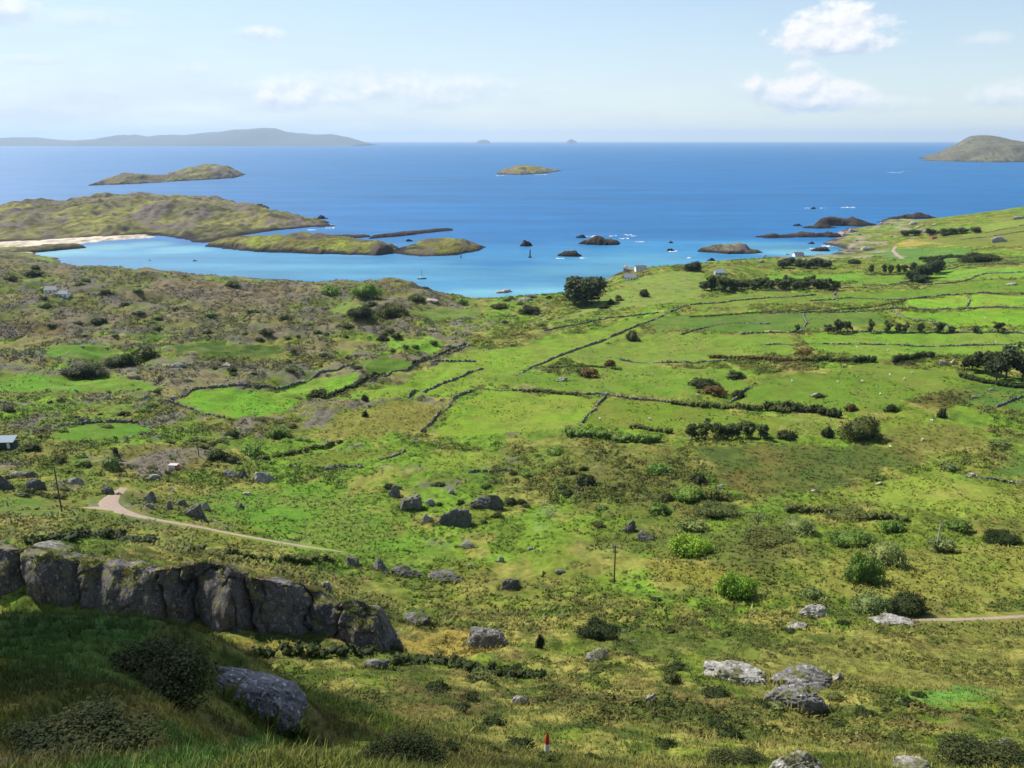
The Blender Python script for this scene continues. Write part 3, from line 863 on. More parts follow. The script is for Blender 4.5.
NAMED_ROCKS = [
    (98, 724, 24, 11, 'small flat pale stone half buried in foreground grass', 'pale', 5, 5),
    (0, 770, 24, 18, 'grey rock poking in at the bottom left corner', 'rock', 7, 5),
    (740, 682, 70, 20, 'long low pale outcrop slab left of the dark ribbed rock', 'pale', 11, 6),
    (806, 688, 62, 20, 'dark slab above the ribbed rock face', 'rock', 12, 5),
    (800, 712, 66, 36, 'dark ribbed rock face below the pale slab', 'rock', 13, 6),
    (838, 682, 26, 10, 'thin pale slab right of the dark ribbed outcrop', 'pale', 14, 5),
    (795, 778, 66, 34, 'ridged grey rock cut by the bottom edge of the picture', 'pale', 15, 6),
    (918, 772, 50, 16, 'flat whitish rock at the bottom edge', 'pale', 16, 5),
    (975, 756, 30, 16, 'grey rock among dark gorse near the bottom right corner', 'pale', 17, 5),
    (1008, 748, 26, 12, 'smaller grey rock in the bottom right gorse', 'rock', 18, 5),
    (818, 616, 36, 15, 'pale pointed boulder beside the path and green bushes', 'pale', 19, 5),
    (796, 629, 24, 8, 'narrow pale slab just below the pointed boulder', 'pale', 20, 4),
    (896, 625, 46, 12, 'long low grey outcrop beside the thin pale path', 'pale', 21, 5),
    (597, 660, 26, 13, 'heap of pale stones on the yellowish grass', 'pale', 22, 5),
    (650, 702, 12, 14, 'upright grey block alone on the grass', 'pale', 23, 4),
    (519, 704, 22, 18, 'speckled grey rock in the tussocks at the centre bottom', 'pale', 24, 5),
    (262, 482, 26, 15, 'big pale round boulder above the bright green slope', 'pale', 25, 5),
    (426, 523, 16, 18, 'bright pale block at the front of the rock cluster', 'pale', 26, 4),
    (430, 505, 15, 9, 'small pale slab on top of the rock cluster', 'pale', 27, 4),
    (412, 508, 26, 20, 'tall grey rock in the middle of the rock cluster', 'rock', 28, 5),
    (394, 497, 18, 18, 'leaning dark rock at the left end of the cluster', 'rock', 29, 5),
    (452, 526, 42, 24, 'dark craggy rock at the right of the rock cluster', 'dark', 30, 5),
    (486, 508, 40, 17, 'dark crag right behind the rock cluster', 'dark', 31, 5),
    (452, 494, 8, 9, 'small white stone perched above the dark crag', 'pale', 32, 4),
    (195, 518, 26, 20, 'tall dark jagged rock beside the track', 'rock', 33, 5),
    (206, 510, 12, 14, 'pale rock leaning on the jagged dark rock', 'pale', 34, 4),
    (170, 510, 10, 14, 'narrow upright stone left of the jagged dark rock', 'rock', 35, 4),
    (181, 505, 14, 11, 'low row of dark stones above the track', 'rock', 36, 4),
    (150, 502, 20, 15, 'dark split rock at the left of the trackside group', 'rock', 37, 5),
    (151, 508, 9, 9, 'small pale rock under the dark split rock', 'pale', 38, 4),
    (152, 480, 14, 8, 'wedge shaped rock uphill from the trackside group', 'pale', 39, 4),
    (170, 491, 10, 4, 'flat white stone on the green slope above the track', 'pale', 40, 3),
    (247, 495, 10, 6, 'pinkish pale rock under the big round boulder', 'pink', 41, 4),
    (240, 509, 9, 8, 'dark lump of rock on the bright green slope', 'dark', 42, 4),
    (27, 478, 18, 18, 'pointed grey rock near the left edge', 'rock', 43, 5),
    (15, 477, 14, 7, 'smooth pale rock beside the pointed one', 'pale', 44, 4),
    (2, 490, 22, 26, 'dark rock mass on the left edge of the picture', 'dark', 45, 5),
    (33, 490, 22, 16, 'dark overgrown rock below the pointed one', 'dark', 46, 5),
    (21, 496, 11, 8, 'small white topped rock left of the pole', 'pale', 47, 4),
    (74, 484, 18, 9, 'pale flat topped rock left of the track bend', 'pale', 48, 4),
    (42, 494, 10, 4, 'thin white slab at the foot of the slope by the pole', 'pale', 49, 3),
    (108, 494, 20, 12, 'dark bank of rock at the track bend', 'dark', 50, 5),
    (466, 547, 20, 9, 'white rock with raised end at the edge of bright grass', 'pale', 51, 5),
    (350, 566, 22, 14, 'mossy grey rock at the left of the dark rock band', 'rock', 52, 5),
    (380, 570, 22, 18, 'mossy grey rock with pale top in the rock band', 'rock', 53, 5),
    (405, 576, 36, 18, 'dark smooth rock in the middle of the rock band', 'dark', 54, 5),
    (444, 581, 42, 10, 'long dark low rock at the right of the rock band', 'dark', 55, 5),
    (470, 568, 10, 6, 'white stone above the right end of the rock band', 'pale', 56, 4),
    (325, 588, 14, 13, 'white capped rock above the long cliff', 'pale', 57, 4),
    (388, 648, 30, 18, 'broken rock closing the right end of the cliff', 'rock', 8, 5),
    (418, 624, 38, 20, 'dark rough rock right of the cliff end', 'dark', 58, 5),
    (486, 648, 52, 26, 'dark low crag on yellow grass right of the cliff', 'rock', 59, 5),
    (374, 668, 34, 12, 'lichen grey rock just below the cliff end', 'rock', 60, 5),
    (630, 532, 14, 17, 'sharp dark rock beside the bright bush', 'dark', 61, 4),
    (646, 540, 18, 14, 'black and white rock under the sharp dark one', 'rock', 62, 4),
    (510, 590, 24, 16, 'dark crag left of the utility pole', 'dark', 63, 5),
    (560, 573, 9, 7, 'grey white stone near the utility pole', 'pale', 64, 4),
    (531, 550, 8, 5, 'pale stone upslope left of the utility pole', 'pale', 65, 4),
    (500, 562, 10, 8, 'grey stone on the slope right of the bright grass', 'pale', 66, 4),
    (118, 571, 26, 6, 'flat grey rock behind the cliff top', 'rock', 67, 4),
    (50, 551, 44, 14, 'grey rock shoulder behind the left end of the cliff', 'rock', 68, 5),
    (330, 470, 12, 8, 'dark pointed stone at the end of the old field wall', 'rock', 69, 4),
    (360, 468, 8, 5, 'grey stone in the broken field wall', 'pale', 70, 4),
    (231, 477, 20, 13, 'grey crag left of the big round boulder', 'rock', 71, 5),
    (241, 478, 12, 12, 'dark crag next to the big round boulder', 'dark', 72, 4),
    (107, 399, 9, 6, 'white boulder in the rough left of the walled green field', 'pale', 73, 4),
    (147, 399, 10, 9, 'white boulder close to the walled green field', 'pale', 74, 4),
    (188, 381, 10, 6, 'white boulder above the walled green field', 'pale', 75, 4),
    (135, 378, 12, 5, 'pale rock in the middle of the left rough', 'pale', 76, 4),
    (177, 367, 17, 6, 'flat pale outcrop above the left rough', 'pale', 77, 4),
    (225, 366, 16, 6, 'long pale outcrop right of another above the rough', 'pale', 78, 4),
    (433, 331, 14, 4, 'white rocks under the shore scrub', 'pale', 79, 4),
    (448, 347, 9, 5, 'pale rock at the top of the diagonal wall', 'pale', 80, 4),
    (562, 381, 14, 5, 'pale stones in the middle pasture', 'pale', 81, 4),
    (819, 397, 14, 5, 'pale rock beside a dark bush in the right pasture', 'pale', 82, 4),
    (944, 365, 8, 7, 'white block at the gap in the right hedge', 'pale', 83, 4),
    (953, 364, 9, 8, 'pinkish rock beside the white block at the gap', 'pink', 84, 4),
    (992, 391, 8, 4, 'pale rock in the dark green hollow', 'pale', 85, 3),
    (975, 398, 8, 4, 'pinkish rock in the brown hollow', 'pink', 86, 3),
    (1015, 386, 14, 4, 'flat pale rocks at the right edge below the pines', 'pale', 87, 3),
    (1012, 285, 12, 5, 'pale rocks in the upper right pasture', 'pale', 88, 3),
    (720, 488, 8, 5, 'white stone at the edge of the dark bog', 'pale', 89, 3),
    (816, 492, 9, 4, 'cluster of white stones beside the bog', 'pale', 90, 3),
    (880, 485, 9, 4, 'white stones in the yellow green field', 'pale', 91, 3),
    (972, 477, 12, 5, 'pale slab at the end of the stony bank', 'pale', 92, 4),
    (505, 296.5, 30, 12, 'pinkish white rock on the shore below the big dark tree', 'pink', 93, 5),
    (525, 301, 16, 5, 'pale shore rocks right of the pinkish white one', 'pale', 94, 4),
    (433, 302, 16, 5, 'brown sloping rock at the small beach', 'pink', 95, 4),
    (630, 271, 20, 7, 'pale grey rock beside the white cottage', 'pale', 96, 4),
    (838, 237, 20, 6, 'pinkish flat rock on the point by the cove', 'pink', 97, 4),
    (870, 250, 16, 6, 'pale grey knob of rock in the coastal fields', 'pale', 98, 4),
    (855, 232, 16, 5, 'pale rocks above the point', 'pale', 99, 4),
    (1002, 242, 22, 8, 'whale backed grey rock in the upper right fields', 'pale', 10, 5),
    (1020, 219, 14, 7, 'pale rocks near the top of the right slope', 'pale', 4, 4),
]
for px, base, w, h, lb, mat, sd, sub in NAMED_ROCKS:
    nm = 'rock_outcrop' if ('outcrop' in lb or 'crag' in lb or 'slab' in lb) else 'boulder'
    rock_at(px, base, w, h, lb, mat, name=nm, seed=sd, sub=sub)

def front_boulder():
    rg = np.random.default_rng(12); D, Fc = ICO[6]
    n = np.array([(0, 0, 1), (.5, -.3, .8), (-.8, -.1, .55), (.9, -.2, .4), (0, -.95, .35), (.3, .8, .4), (-.4, .8, .5), (-.3, -.7, .65)], float)
    n /= np.linalg.norm(n, axis=1, keepdims=True); d = np.array([.62, .74, .82, .9, .8, .85, .8, .74])
    r = 1 / ((np.clip((D @ n.T) / d, 1e-3, None) ** 16).sum(1) + 1.0) ** (1 / 16)
    f1 = fbm(D[:, 0] * 2.4 + 3, D[:, 1] * 2.4 + D[:, 2] * 1.8, 61, 5) - .5; f2 = np.abs(fbm(D[:, 0] * 3 + D[:, 1], D[:, 2] * 3 - D[:, 0], 62, 3) - .5)
    r = r * (1 + .26 * f1 - .07 * np.clip(1 - f2 * 16, 0, 1) + .05 * (fbm(D[:, 0] * 11, D[:, 1] * 11 + D[:, 2] * 9, 63, 3) - .5))
    p = cast(247, 698)[0]; k = depth_of(p) / F
    ROCK_FEET.append((p[0], p[1] + 4 * k, 58 * k, 34 * k)); ROCK_FEET.append((p[0], p[1] + 4 * k, 52 * k, 30 * k))
    o = link('boulder', np_mesh('boulder', D * r[:, None], [Fc], None, True), mat_rock('lichen_rock', (.12, .115, .115), (.23, .22, .22), (.55, .55, .56), 2.2))
    o.scale = (60 * k, 36 * k, 33 * k); o.rotation_euler = (-.25, .38, .1); o.location = (p[0], p[1] + 8 * k, p[2] - 6 * k)
    tag(o, 'large dark lichen spotted boulder in the shade beside the gorse mound', 'rock')


front_boulder()

SEA_ROCKS = [
    (602, 245.5, 44, 8, 'dark surf edged sea rock, the largest of the ones in open water', 5),
    (571, 257, 28, 5.5, 'dark flat sea rock below the surf edged one'),
    (526, 246.5, 16, 6, 'dark sea rock above the tall beacon post'),
    (671, 243, 5, 2, 'tiny dark rock breaking the surface right of the surf'),
    (582, 238, 12, 3, 'low rock awash in white surf'),
    (671, 251, 8, 2.4, 'low rock with foam around it near the coast'),
    (734, 254, 62, 8, 'big brown rocky islet close to the coast'),
    (712, 261, 10, 2.6, 'small dark rock under the brown islet'),
    (778, 238.4, 40, 3.4, 'long dark reef rock at the mouth of the cove'),
    (806, 237.6, 46, 4.4, 'middle dark reef rock at the mouth of the cove'),
    (832, 237.5, 34, 5, 'dark reef rock joining the point'),
    (822, 228.6, 36, 3.8, 'dark rock behind the point, left of a wider one'),
    (853, 226.6, 62, 4.4, 'wide dark rock on the seaward side of the point'),
    (798, 226, 10, 2, 'small dark rock outside the cove reef'),
    (902, 219.6, 22, 4.4, 'dark rock off the upper right coast, left of a longer one'),
    (922, 219, 44, 5, 'long dark rock off the upper right coast'),
    (824, 251.5, 22, 4, 'dark rock in the surf inside the cove'),
    (812, 244, 8, 2.4, 'tiny dark rock inside the cove'),
    (814, 209, 6, 2, 'dark rock far out with a line of foam'),
    (424, 293, 24, 5, 'dark rock at the tip of the shore point'),
    (409, 241.5, 8, 2.4, 'tiny rock in the gap between spit and small island'),
    (322, 219, 12, 3.4, 'dark rock off the tip of the headland'),
    (258, 209, 22, 5, 'dark rock on the far side of the headland'),
]
for it in SEA_ROCKS:
    px, base, w, h, lb = it[:5]
    q = sea_pt(px, base); k = depth_of((q[0], q[1], 0)) / F; W = w * k / 2; Dp = W * .55
    rg = np.random.default_rng(int(px * 7 + base)); a = np.arange(18) / 18 * 2 * math.pi; rr = rg.uniform(.7, 1.1, 18)
    out = np.stack([q[0] + np.cos(a) * W * rr, q[1] + Dp + np.sin(a) * Dp * rr], 1)
    rb = base - (base - 140) * (1 - q[1] / (q[1] + Dp))
    sp = [(px + f * w, rb, rb - (base - rb) * 0 - h * g) for f, g in ((-.3, rg.uniform(.4, .9)), (-.08, rg.uniform(.7, 1.05)), (.12, rg.uniform(.6, 1.05)), (.32, rg.uniform(.3, .7)))]
    island('sea_rock', out, sp, lb, edge=Dp * .6, nx=90, ny=60, pal='green' if 'brown' in lb else 'rock', amp=1.3 if W < 12 else 1.0, seed=int(px) % 50, kind=None, cat='rock', world=True, power=.6)

# ------------------------------------------------------------------ the long cliff
CLIFF_GREEN = []


def build_cliff():
    top = [(-40, 545), (0, 549), (25, 553), (60, 556), (95, 561), (130, 566), (160, 563), (190, 562), (218, 563), (240, 575), (262, 577), (290, 582), (312, 592), (340, 601), (376, 612), (392, 622)]
    base = [(-40, 618), (0, 618), (60, 622), (110, 618), (160, 622), (215, 634), (250, 646), (300, 645), (340, 645), (376, 643), (392, 636)]
    n = 520; m = 70
    pxs = np.linspace(-40, 392, n)
    tr = np.interp(pxs, [p[0] for p in top], [p[1] for p in top]); br = np.interp(pxs, [p[0] for p in base], [p[1] for p in base])
    # the line of the cliff stands a little in front of the shelf
    yl = np.interp(pxs, [-40, 100, 250, 392], [108, 106, 105, 108]) + (fbm(pxs / 50, pxs * 0, 700, 3) - .5) * 7
    tr = tr + (fbm(pxs / 26, pxs * 0, 701, 4) - .48) * 5
    tt, tw = rowt(tr); bt, bw = rowt(br)
    zt = HC - tt * yl; zb = HC - bt * (yl - 2.0) - 1.2
    X = (pxs - 512) / F * yl / tw
    # blocks with deep joints, the joints leaning like those in the photo
    jo = np.array([-30, 20, 84, 158, 184, 224, 246, 262, 306, 338, 384])
    rg = np.random.default_rng(5); off = rg.uniform(-.9, .7, len(jo) + 1); th = rg.uniform(-.45, .35, len(jo) + 1); dp = rg.uniform(.25, 1.1, len(jo))
    vv = np.linspace(0, 1, m)
    PX, VV = np.meshgrid(pxs, vv)
    lean = np.where(PX > 150, 1, .5)
    q = PX + (VV - .5) * 34 * lean * np.where(PX > 300, .25, 1) + (fbm(PX / 14, VV * 4, 705, 4) - .5) * 26
    k = np.searchsorted(jo, q)
    dq = np.abs(q[..., None] - jo); kj = dq.argmin(-1); dj = dq.min(-1)
    crack = np.exp(-(dj / 1.3) ** 2) * dp[kj]
    rnd = np.exp(-(dj / 7.0) ** 2) * dp[kj]
    # level breaks across the face
    lb_ = VV * 3.2 + (fbm(PX / 40, VV * 2, 721, 3) - .5) * 2.6
    dl = np.abs(lb_ - np.round(lb_)); ledge = np.exp(-(dl / .05) ** 2) * sstep(.45, .6, fbm(PX / 22, VV * 2, 722, 2))
    offs = off[k]
    brow = .66
    hv = np.where(VV < brow, (VV / brow), 1.0)
    hv = 1 - (1 - hv) ** 1.75
    back = np.where(VV < brow, 0, (VV - brow) / (1 - brow))
    zz = zb[None] + (zt - zb)[None] * hv
    bulge = (fbm(PX / 30, VV * 2.2, 723, 3) - .5)
    yy = yl[None] - 3.6 * (1 - hv) ** .8 + back ** 1.4 * 7.0 - 1.0 * np.sin(np.clip(hv, 0, 1) * math.pi)
    zz = zz + th[k] * hv * np.where(VV < .9, 1, (1 - VV) * 10) - back ** 2 * 4.5
    yy = yy + offs * (1 - back) + (crack * 1.7 + rnd * .8 + ledge * .5) * (1 - back) + bulge * 3.2 * (1 - back)
    zz = zz - (crack * .7 + rnd * .75) * hv
    nz = fbm(PX / 10, VV * 9, 711, 5) - .5; nz3 = np.abs(fbm(PX / 5 + VV * 3, VV * 12, 714, 4) - .5)
    yy = yy + nz * 1.1 - nz3 * .6; zz = zz + (fbm(PX / 12, VV * 5, 713, 5) - .5) * 1.0 * hv
    XX = X[None] + (fbm(PX / 12, VV * 8, 715, 4) - .5) * .8
    endf = sstep(0, .035, np.linspace(1, 0, n))[None]
    zz = zb[None] - 4 + (zz - zb[None] + 4) * endf
    V = np.stack([XX * np.ones_like(zz), yy, zz], -1).reshape(-1, 3)
    o = link('rock_cliff', np_mesh('rock_cliff', V, [grid_faces(m, n)], None, True), M['cliff'])
    G = np.stack([XX * np.ones_like(zz), yy, zz], -1)
    nrm = np.cross(np.gradient(G, axis=1), np.gradient(G, axis=0)); nrm /= np.linalg.norm(nrm, axis=2, keepdims=True) + 1e-9
    ok = (np.abs(nrm[..., 2]) > .72) & (fbm(PX / 12, VV * 7, 731, 3) > .5); ok[int(m * .93):] = False
    low = (VV < .12) & (fbm(PX / 16, VV, 733, 2) > .42)
    a_ = G[ok]; b_ = G[low]
    a_ = a_[rg.random(len(a_)) < .3]; b_ = b_[rg.random(len(b_)) < .25]
    CLIFF_GREEN.append(np.concatenate([a_, b_]))
    tag(o, 'long dark jointed rock cliff above the shaded foreground slope', 'cliff')


build_cliff()

# ------------------------------------------------------------------ foliage
def leaves(P, N, size, rg, asp=.7):
    """one quad leaf clump per point; N outward hint"""
    n = len(P)
    a = N + rg.normal(size=(n, 3)) * .55; a /= np.linalg.norm(a, axis=1, keepdims=True)
    b = rg.normal(size=(n, 3)); u = np.cross(a, b); u /= np.linalg.norm(u, axis=1, keepdims=True); v = np.cross(a, u)
    s = (np.asarray(size) * rg.uniform(.6, 1.35, n))[:, None]
    V = np.stack([P - u * s - v * s * asp * .5, P + u * s * .4 - v * s * asp, P + u * s + v * s * asp * .5, P - u * s * .4 + v * s * asp], 1).reshape(-1, 3)
    Fc = np.arange(4 * n).reshape(-1, 4)
    return V, Fc


def blob_points(lobes, n, rg, up=.25, shell=(.72, 1.05)):
    """points over a union of ellipsoid lobes (x,y,z,rx,ry,rz)"""
    L = np.array(lobes); wgt = L[:, 3] * L[:, 5]; k = rg.choice(len(L), n, p=wgt / wgt.sum())
    d = rg.normal(size=(n, 3)); d[:, 2] += up; d /= np.linalg.norm(d, axis=1, keepdims=True)
    r = rg.uniform(*shell, n)[:, None]
    return L[k, :3] + d * L[k, 3:] * r, d


def shrub_mesh(name, seed, n=900, leaf=.085, base=(.07, .11, .02), spread=.4, nl=12, up=.25, core=.8):
    """unit bush: x,y in -1..1, z 0..1"""
    rg = np.random.default_rng(seed)
    lobes = [(0, 0, .36, .66, .62, .44)]
    for i in range(nl):
        a = i * 2.4 + rg.uniform(-.6, .6); r = rg.uniform(.25, .8)
        s = rg.uniform(.14, .34)
        lobes.append((math.cos(a) * r, math.sin(a) * r, rg.uniform(.1, .72) * (1.2 - r * .8), s * 1.1, s * 1.1, s * rg.uniform(.8, 1.2)))
    P, N = blob_points(lobes, n, rg, up, (.55, 1.12))
    P = P + rg.normal(size=P.shape) * .03
    ok = P[:, 2] > -.05; P, N = P[ok], N[ok]
    V, Fc = leaves(P, N, leaf, rg)
    clump = fbm(P[:, 0] * 4 + seed, P[:, 1] * 4 + P[:, 2] * 5, seed, 2) - .5
    vr = rg.uniform(1 - spread, 1 + spread, len(P)) * (1 + .7 * clump)
    hue = rg.uniform(-1, 1, len(P))[:, None] * np.array([[.16, .03, -.1]]) + clump[:, None] * np.array([[.5, .1, 0]])
    Cc = np.repeat(np.clip(np.asarray(base) * vr[:, None] * (1 + hue), 0, 1), 4, axis=0)
    # a twiggy inner mass keeps the bush from being seen through
    D, F3 = ICO[3]
    l = lobes[0]
    q = D * (1 + .3 * (fbm(D[:, 0] * 3 + D[:, 2] * 2, D[:, 1] * 3 - D[:, 2], seed, 3) - .5))[:, None] * np.array(l[3:]) * core + np.array(l[:3])
    q[:, 2] = np.maximum(q[:, 2], -.1)
    Cq = np.asarray(base) * (.9 + .3 * rg.uniform(-1, 1, (len(q), 1)))
    me = np_mesh(name, np.concatenate([V, q]), [Fc, F3 + len(V)], np.concatenate([Cc, Cq]))
    me.materials.append(M['leaf'])
    return me


FK = .62
BRIGHT, WILLOW, GORSE, OLIVE, RUST, HAZEL = alb(140, 176, 58, .8), alb(124, 140, 78, .9), alb(72, 86, 42, FK), alb(104, 112, 56, .78), alb(126, 106, 56, FK), alb(112, 140, 60, .95)
SHRUBS = {}
for nm, bc in (('bright', BRIGHT), ('willow', WILLOW), ('gorse', GORSE), ('olive', OLIVE), ('rust', RUST), ('hazel', HAZEL)):
    SHRUBS[nm] = [shrub_mesh('shrub', 40 + i * 7 + len(nm), 1100, .07, bc) for i in range(4)]
BIG = {nm: shrub_mesh('shrub', 90 + len(nm), 5200, .034, bc, nl=20) for nm, bc in (('bright', BRIGHT), ('willow', WILLOW), ('gorse', GORSE), ('olive', OLIVE), ('hazel', HAZEL))}
GORSEFG = [shrub_mesh('shrub', 77 + i, 12000, .026, alb(92, 100, 54, .62), nl=40, up=.5, core=.62) for i in range(2)]


def shrub_at(px, base, w, h, label, kind='olive', group=None, big=False, tint=None, name='shrub', world=None, mesh=None):
    p = cast(px, base)[0] if world is None else world
    k = depth_of(p) / F
    me = mesh or (BIG[kind] if big else random.choice(SHRUBS[kind]))
    o = bpy.data.objects.new(name, me); COL.objects.link(o)
    W = w * k / 2; Hh = h * k
    o.scale = (W, W * random.uniform(.7, .9), Hh)
    y = p[1] + W * .3; x = p[0]
    o.location = (x, y, float(min(hgt(x, y)[0], p[2] + .35 * Hh)) - .06 * Hh)
    o.rotation_euler = (0, 0, random.choice((0, math.pi)) + random.uniform(-.5, .5))
    t = tint or random.uniform(.85, 1.15)
    o.color = (t * random.uniform(.94, 1.06), t, t * random.uniform(.9, 1.1), 1)
    tag(o, label, 'bush', group)
    return o


NAMED_SHRUBS = [
    (692, 556, 50, 25, 'bright green domed bush with shadow beneath it, right of the utility pole', 'bright', 1),
    (738, 600, 48, 31, 'rounded yellow green bush below the bright domed one', 'bright', 1),
    (866, 582, 46, 36, 'large dark and light green bush in the right hollow', 'hazel', 1),
    (889, 566, 46, 28, 'soft grey green bush behind the large one in the hollow', 'willow', 1),
    (910, 615, 52, 23, 'dark green bush beside the thin pale path', 'gorse', 1),
    (873, 614, 44, 24, 'pale green feathery bush left of the dark one by the path', 'willow', 1),
    (855, 546, 58, 18, 'long low green bush above the right hollow', 'hazel', 1),
    (896, 532, 30, 14, 'small green bush right of the long low one', 'hazel', 0),
    (800, 532, 40, 14, 'wide grey green willow scrub at the edge of the bog', 'willow', 1),
    (850, 520, 60, 12, 'long dark scrub line below the bog', 'olive', 1),
    (960, 532, 28, 14, 'dark green bush at the end of the stony bank', 'hazel', 0),
    (1005, 545, 50, 14, 'dark green hedge bushes on the right edge', 'gorse', 1),
    (864, 440, 58, 26, 'broad dark olive thicket beside the tan field', 'olive', 1),
    (944, 552, 30, 16, 'brownish scrub bush right of the soft grey green bush', 'willow', 0),
    (828, 438, 14, 14, 'round dark bush left of the broad thicket', 'gorse', 0),
    (788, 440, 22, 12, 'dark bush beside the hedge of thin trees', 'gorse', 0),
    (690, 502, 44, 18, 'round green bush in the middle of the bog edge', 'hazel', 1),
    (718, 500, 30, 14, 'darker bush right of the round bog bush', 'olive', 0),
    (700, 483, 24, 11, 'small dark bush above the round bog bush', 'gorse', 0),
    (660, 474, 34, 12, 'light green bush above the bog', 'hazel', 0),
    (588, 487, 30, 14, 'dark green bush on the slope at centre', 'gorse', 0),
    (659, 514, 26, 13, 'green bush left of the bog, low and wide', 'hazel', 0),
    (720, 518, 56, 14, 'long dark scrub above the domed bright bush', 'olive', 1),
    (694, 532, 36, 14, 'grey green bush right behind the domed bright bush', 'willow', 0),
    (770, 545, 70, 14, 'straw coloured scrub right of the domed bright bush', 'olive', 1),
    (816, 600, 26, 16, 'sparse willow bush left of the large hollow bush', 'willow', 0),
    (556, 455, 22, 8, 'green bush near the long green hedge', 'hazel', 0),
    (150, 688, 138, 46, 'dark gorse mound in the shaded foreground grass', 'fg', 1),
    (60, 760, 180, 40, 'dark heather mound at the bottom left', 'fg', 1),
    (400, 768, 100, 34, 'dark gorse clump at the bottom centre left', 'fg', 1),
    (1000, 770, 110, 30, 'dark gorse clump at the bottom right corner', 'fg', 1),
    (740, 768, 70, 22, 'brown heather clump left of the ridged grey rock', 'fg', 1),
    (672, 684, 22, 18, 'round olive bush above the upright grey block', 'olive', 0),
    (600, 640, 52, 22, 'dark gorse and rock clump right of the yellow grass', 'gorse', 1),
    (540, 648, 10, 20, 'upright dark bush left of the dark gorse clump', 'gorse', 0),
    (218, 462, 24, 14, 'dark green bush below the pole on the left', 'gorse', 0),
    (250, 455, 28, 12, 'light green bush right of the dark green one', 'hazel', 0),
    (278, 438, 26, 12, 'soft green bush in the tan field edge', 'hazel', 0),
    (110, 470, 26, 20, 'tangle of bare grey scrub above the track', 'willow', 0),
    (58, 463, 20, 10, 'round green bush right of the blue roofed shed', 'olive', 0),
    (30, 452, 22, 8, 'dark bush behind the blue roofed shed', 'gorse', 0),
    (80, 378, 50, 14, 'dark scrub thicket above the long left pasture', 'gorse', 1),
    (120, 368, 40, 18, 'dark scrub thicket in the middle of the left moor', 'gorse', 1),
    (145, 360, 34, 14, 'grey green scrub right of the middle thicket', 'olive', 0),
    (360, 320, 34, 14, 'dark thicket in front of the shore scrub', 'gorse', 1),
    (392, 318, 36, 16, 'grey olive thicket right of the shore one', 'olive', 1),
    (365, 298, 36, 16, 'leafy green trees along the shore', 'hazel', 1),
    (330, 296, 24, 12, 'light green bushes along the shore', 'hazel', 0),
    (463, 305, 12, 8, 'round green bush at the small beach', 'hazel', 0),
    (530, 314, 26, 9, 'dark thicket behind the pinkish shore rock', 'gorse', 1),
    (497, 309, 16, 6, 'grey bush behind the pinkish shore rock', 'olive', 0),
    (611, 305, 8, 8, 'small dark round bush on the slope below the big tree', 'gorse', 0),
    (645, 297, 12, 10, 'dark round bush below the white cottage', 'gorse', 0),
    (694, 271, 24, 11, 'dark clump of bushes left of the grey roofed house', 'gorse', 1),
    (588, 377, 26, 12, 'rust brown gorse bush in the middle fields', 'rust', 0),
    (610, 366, 16, 8, 'rust brown gorse bush right of another one', 'rust', 0),
    (714, 395, 34, 10, 'orange brown gorse patch in the right centre field', 'rust', 0),
    (706, 388, 40, 9, 'dark gorse patch behind the orange brown one', 'gorse', 0),
    (736, 379, 24, 8, 'dark gorse bush at the end of the gorse patches', 'gorse', 0),
    (740, 398, 18, 9, 'dark bush beside the short wall', 'gorse', 0),
    (805, 355, 20, 8, 'rust brown bush at the hedge end', 'rust', 0),
    (820, 398, 14, 5, 'low dark bush beside the pale pasture rock', 'gorse', 0),
    (852, 411, 16, 9, 'brown bush right of the field hedge', 'rust', 0),
    (893, 412, 20, 8, 'dark bush pair above the tan field', 'gorse', 0),
    (943, 418, 12, 12, 'round dark bush at the top of the tan field', 'gorse', 0),
    (1000, 447, 26, 8, 'brown scrub right of the tan field', 'willow', 0),
    (950, 470, 22, 9, 'brown scrub above the stony bank', 'willow', 0),
    (365, 417, 8, 8, 'small dark bush in the tan slope', 'gorse', 0),
    (318, 397, 28, 9, 'dark scrub at the lower end of the diagonal wall', 'gorse', 0),
    (365, 401, 9, 8, 'round bush standing alone in the long bright pasture', 'gorse', 0),
    (633, 341, 18, 12, 'thin dark bush beside pale stones in the pasture', 'olive', 0),
    (855, 264, 14, 6, 'dark bush right of the white house by the cove', 'gorse', 0),
    (950, 235, 24, 5, 'dark hedge bushes behind the yellow field', 'gorse', 0),
    (935, 262, 22, 6, 'dark bush line in the upper right pasture', 'gorse', 0),
    (985, 262, 46, 10, 'long dark thicket in the upper right pasture', 'gorse', 1),
]
for px, base, w, h, lb, kd, bg in NAMED_SHRUBS:
    if kd == 'fg':
        shrub_at(px, base, w, h, lb, 'gorse', mesh=random.choice(GORSEFG))
    else:
        shrub_at(px, base, w, h, lb, kd, big=bool(bg and kd != 'rust'))


def scatter_px(poly, n, rg=random):
    xs = [p[0] for p in poly]; ys = [p[1] for p in poly]; out = []
    P = np.array(poly, float)
    while len(out) < n:
        x, y = rg.uniform(min(xs), max(xs)), rg.uniform(min(ys), max(ys))
        if inside(P, np.array([x]), np.array([y]))[0]: out.append((x, y))
    return out


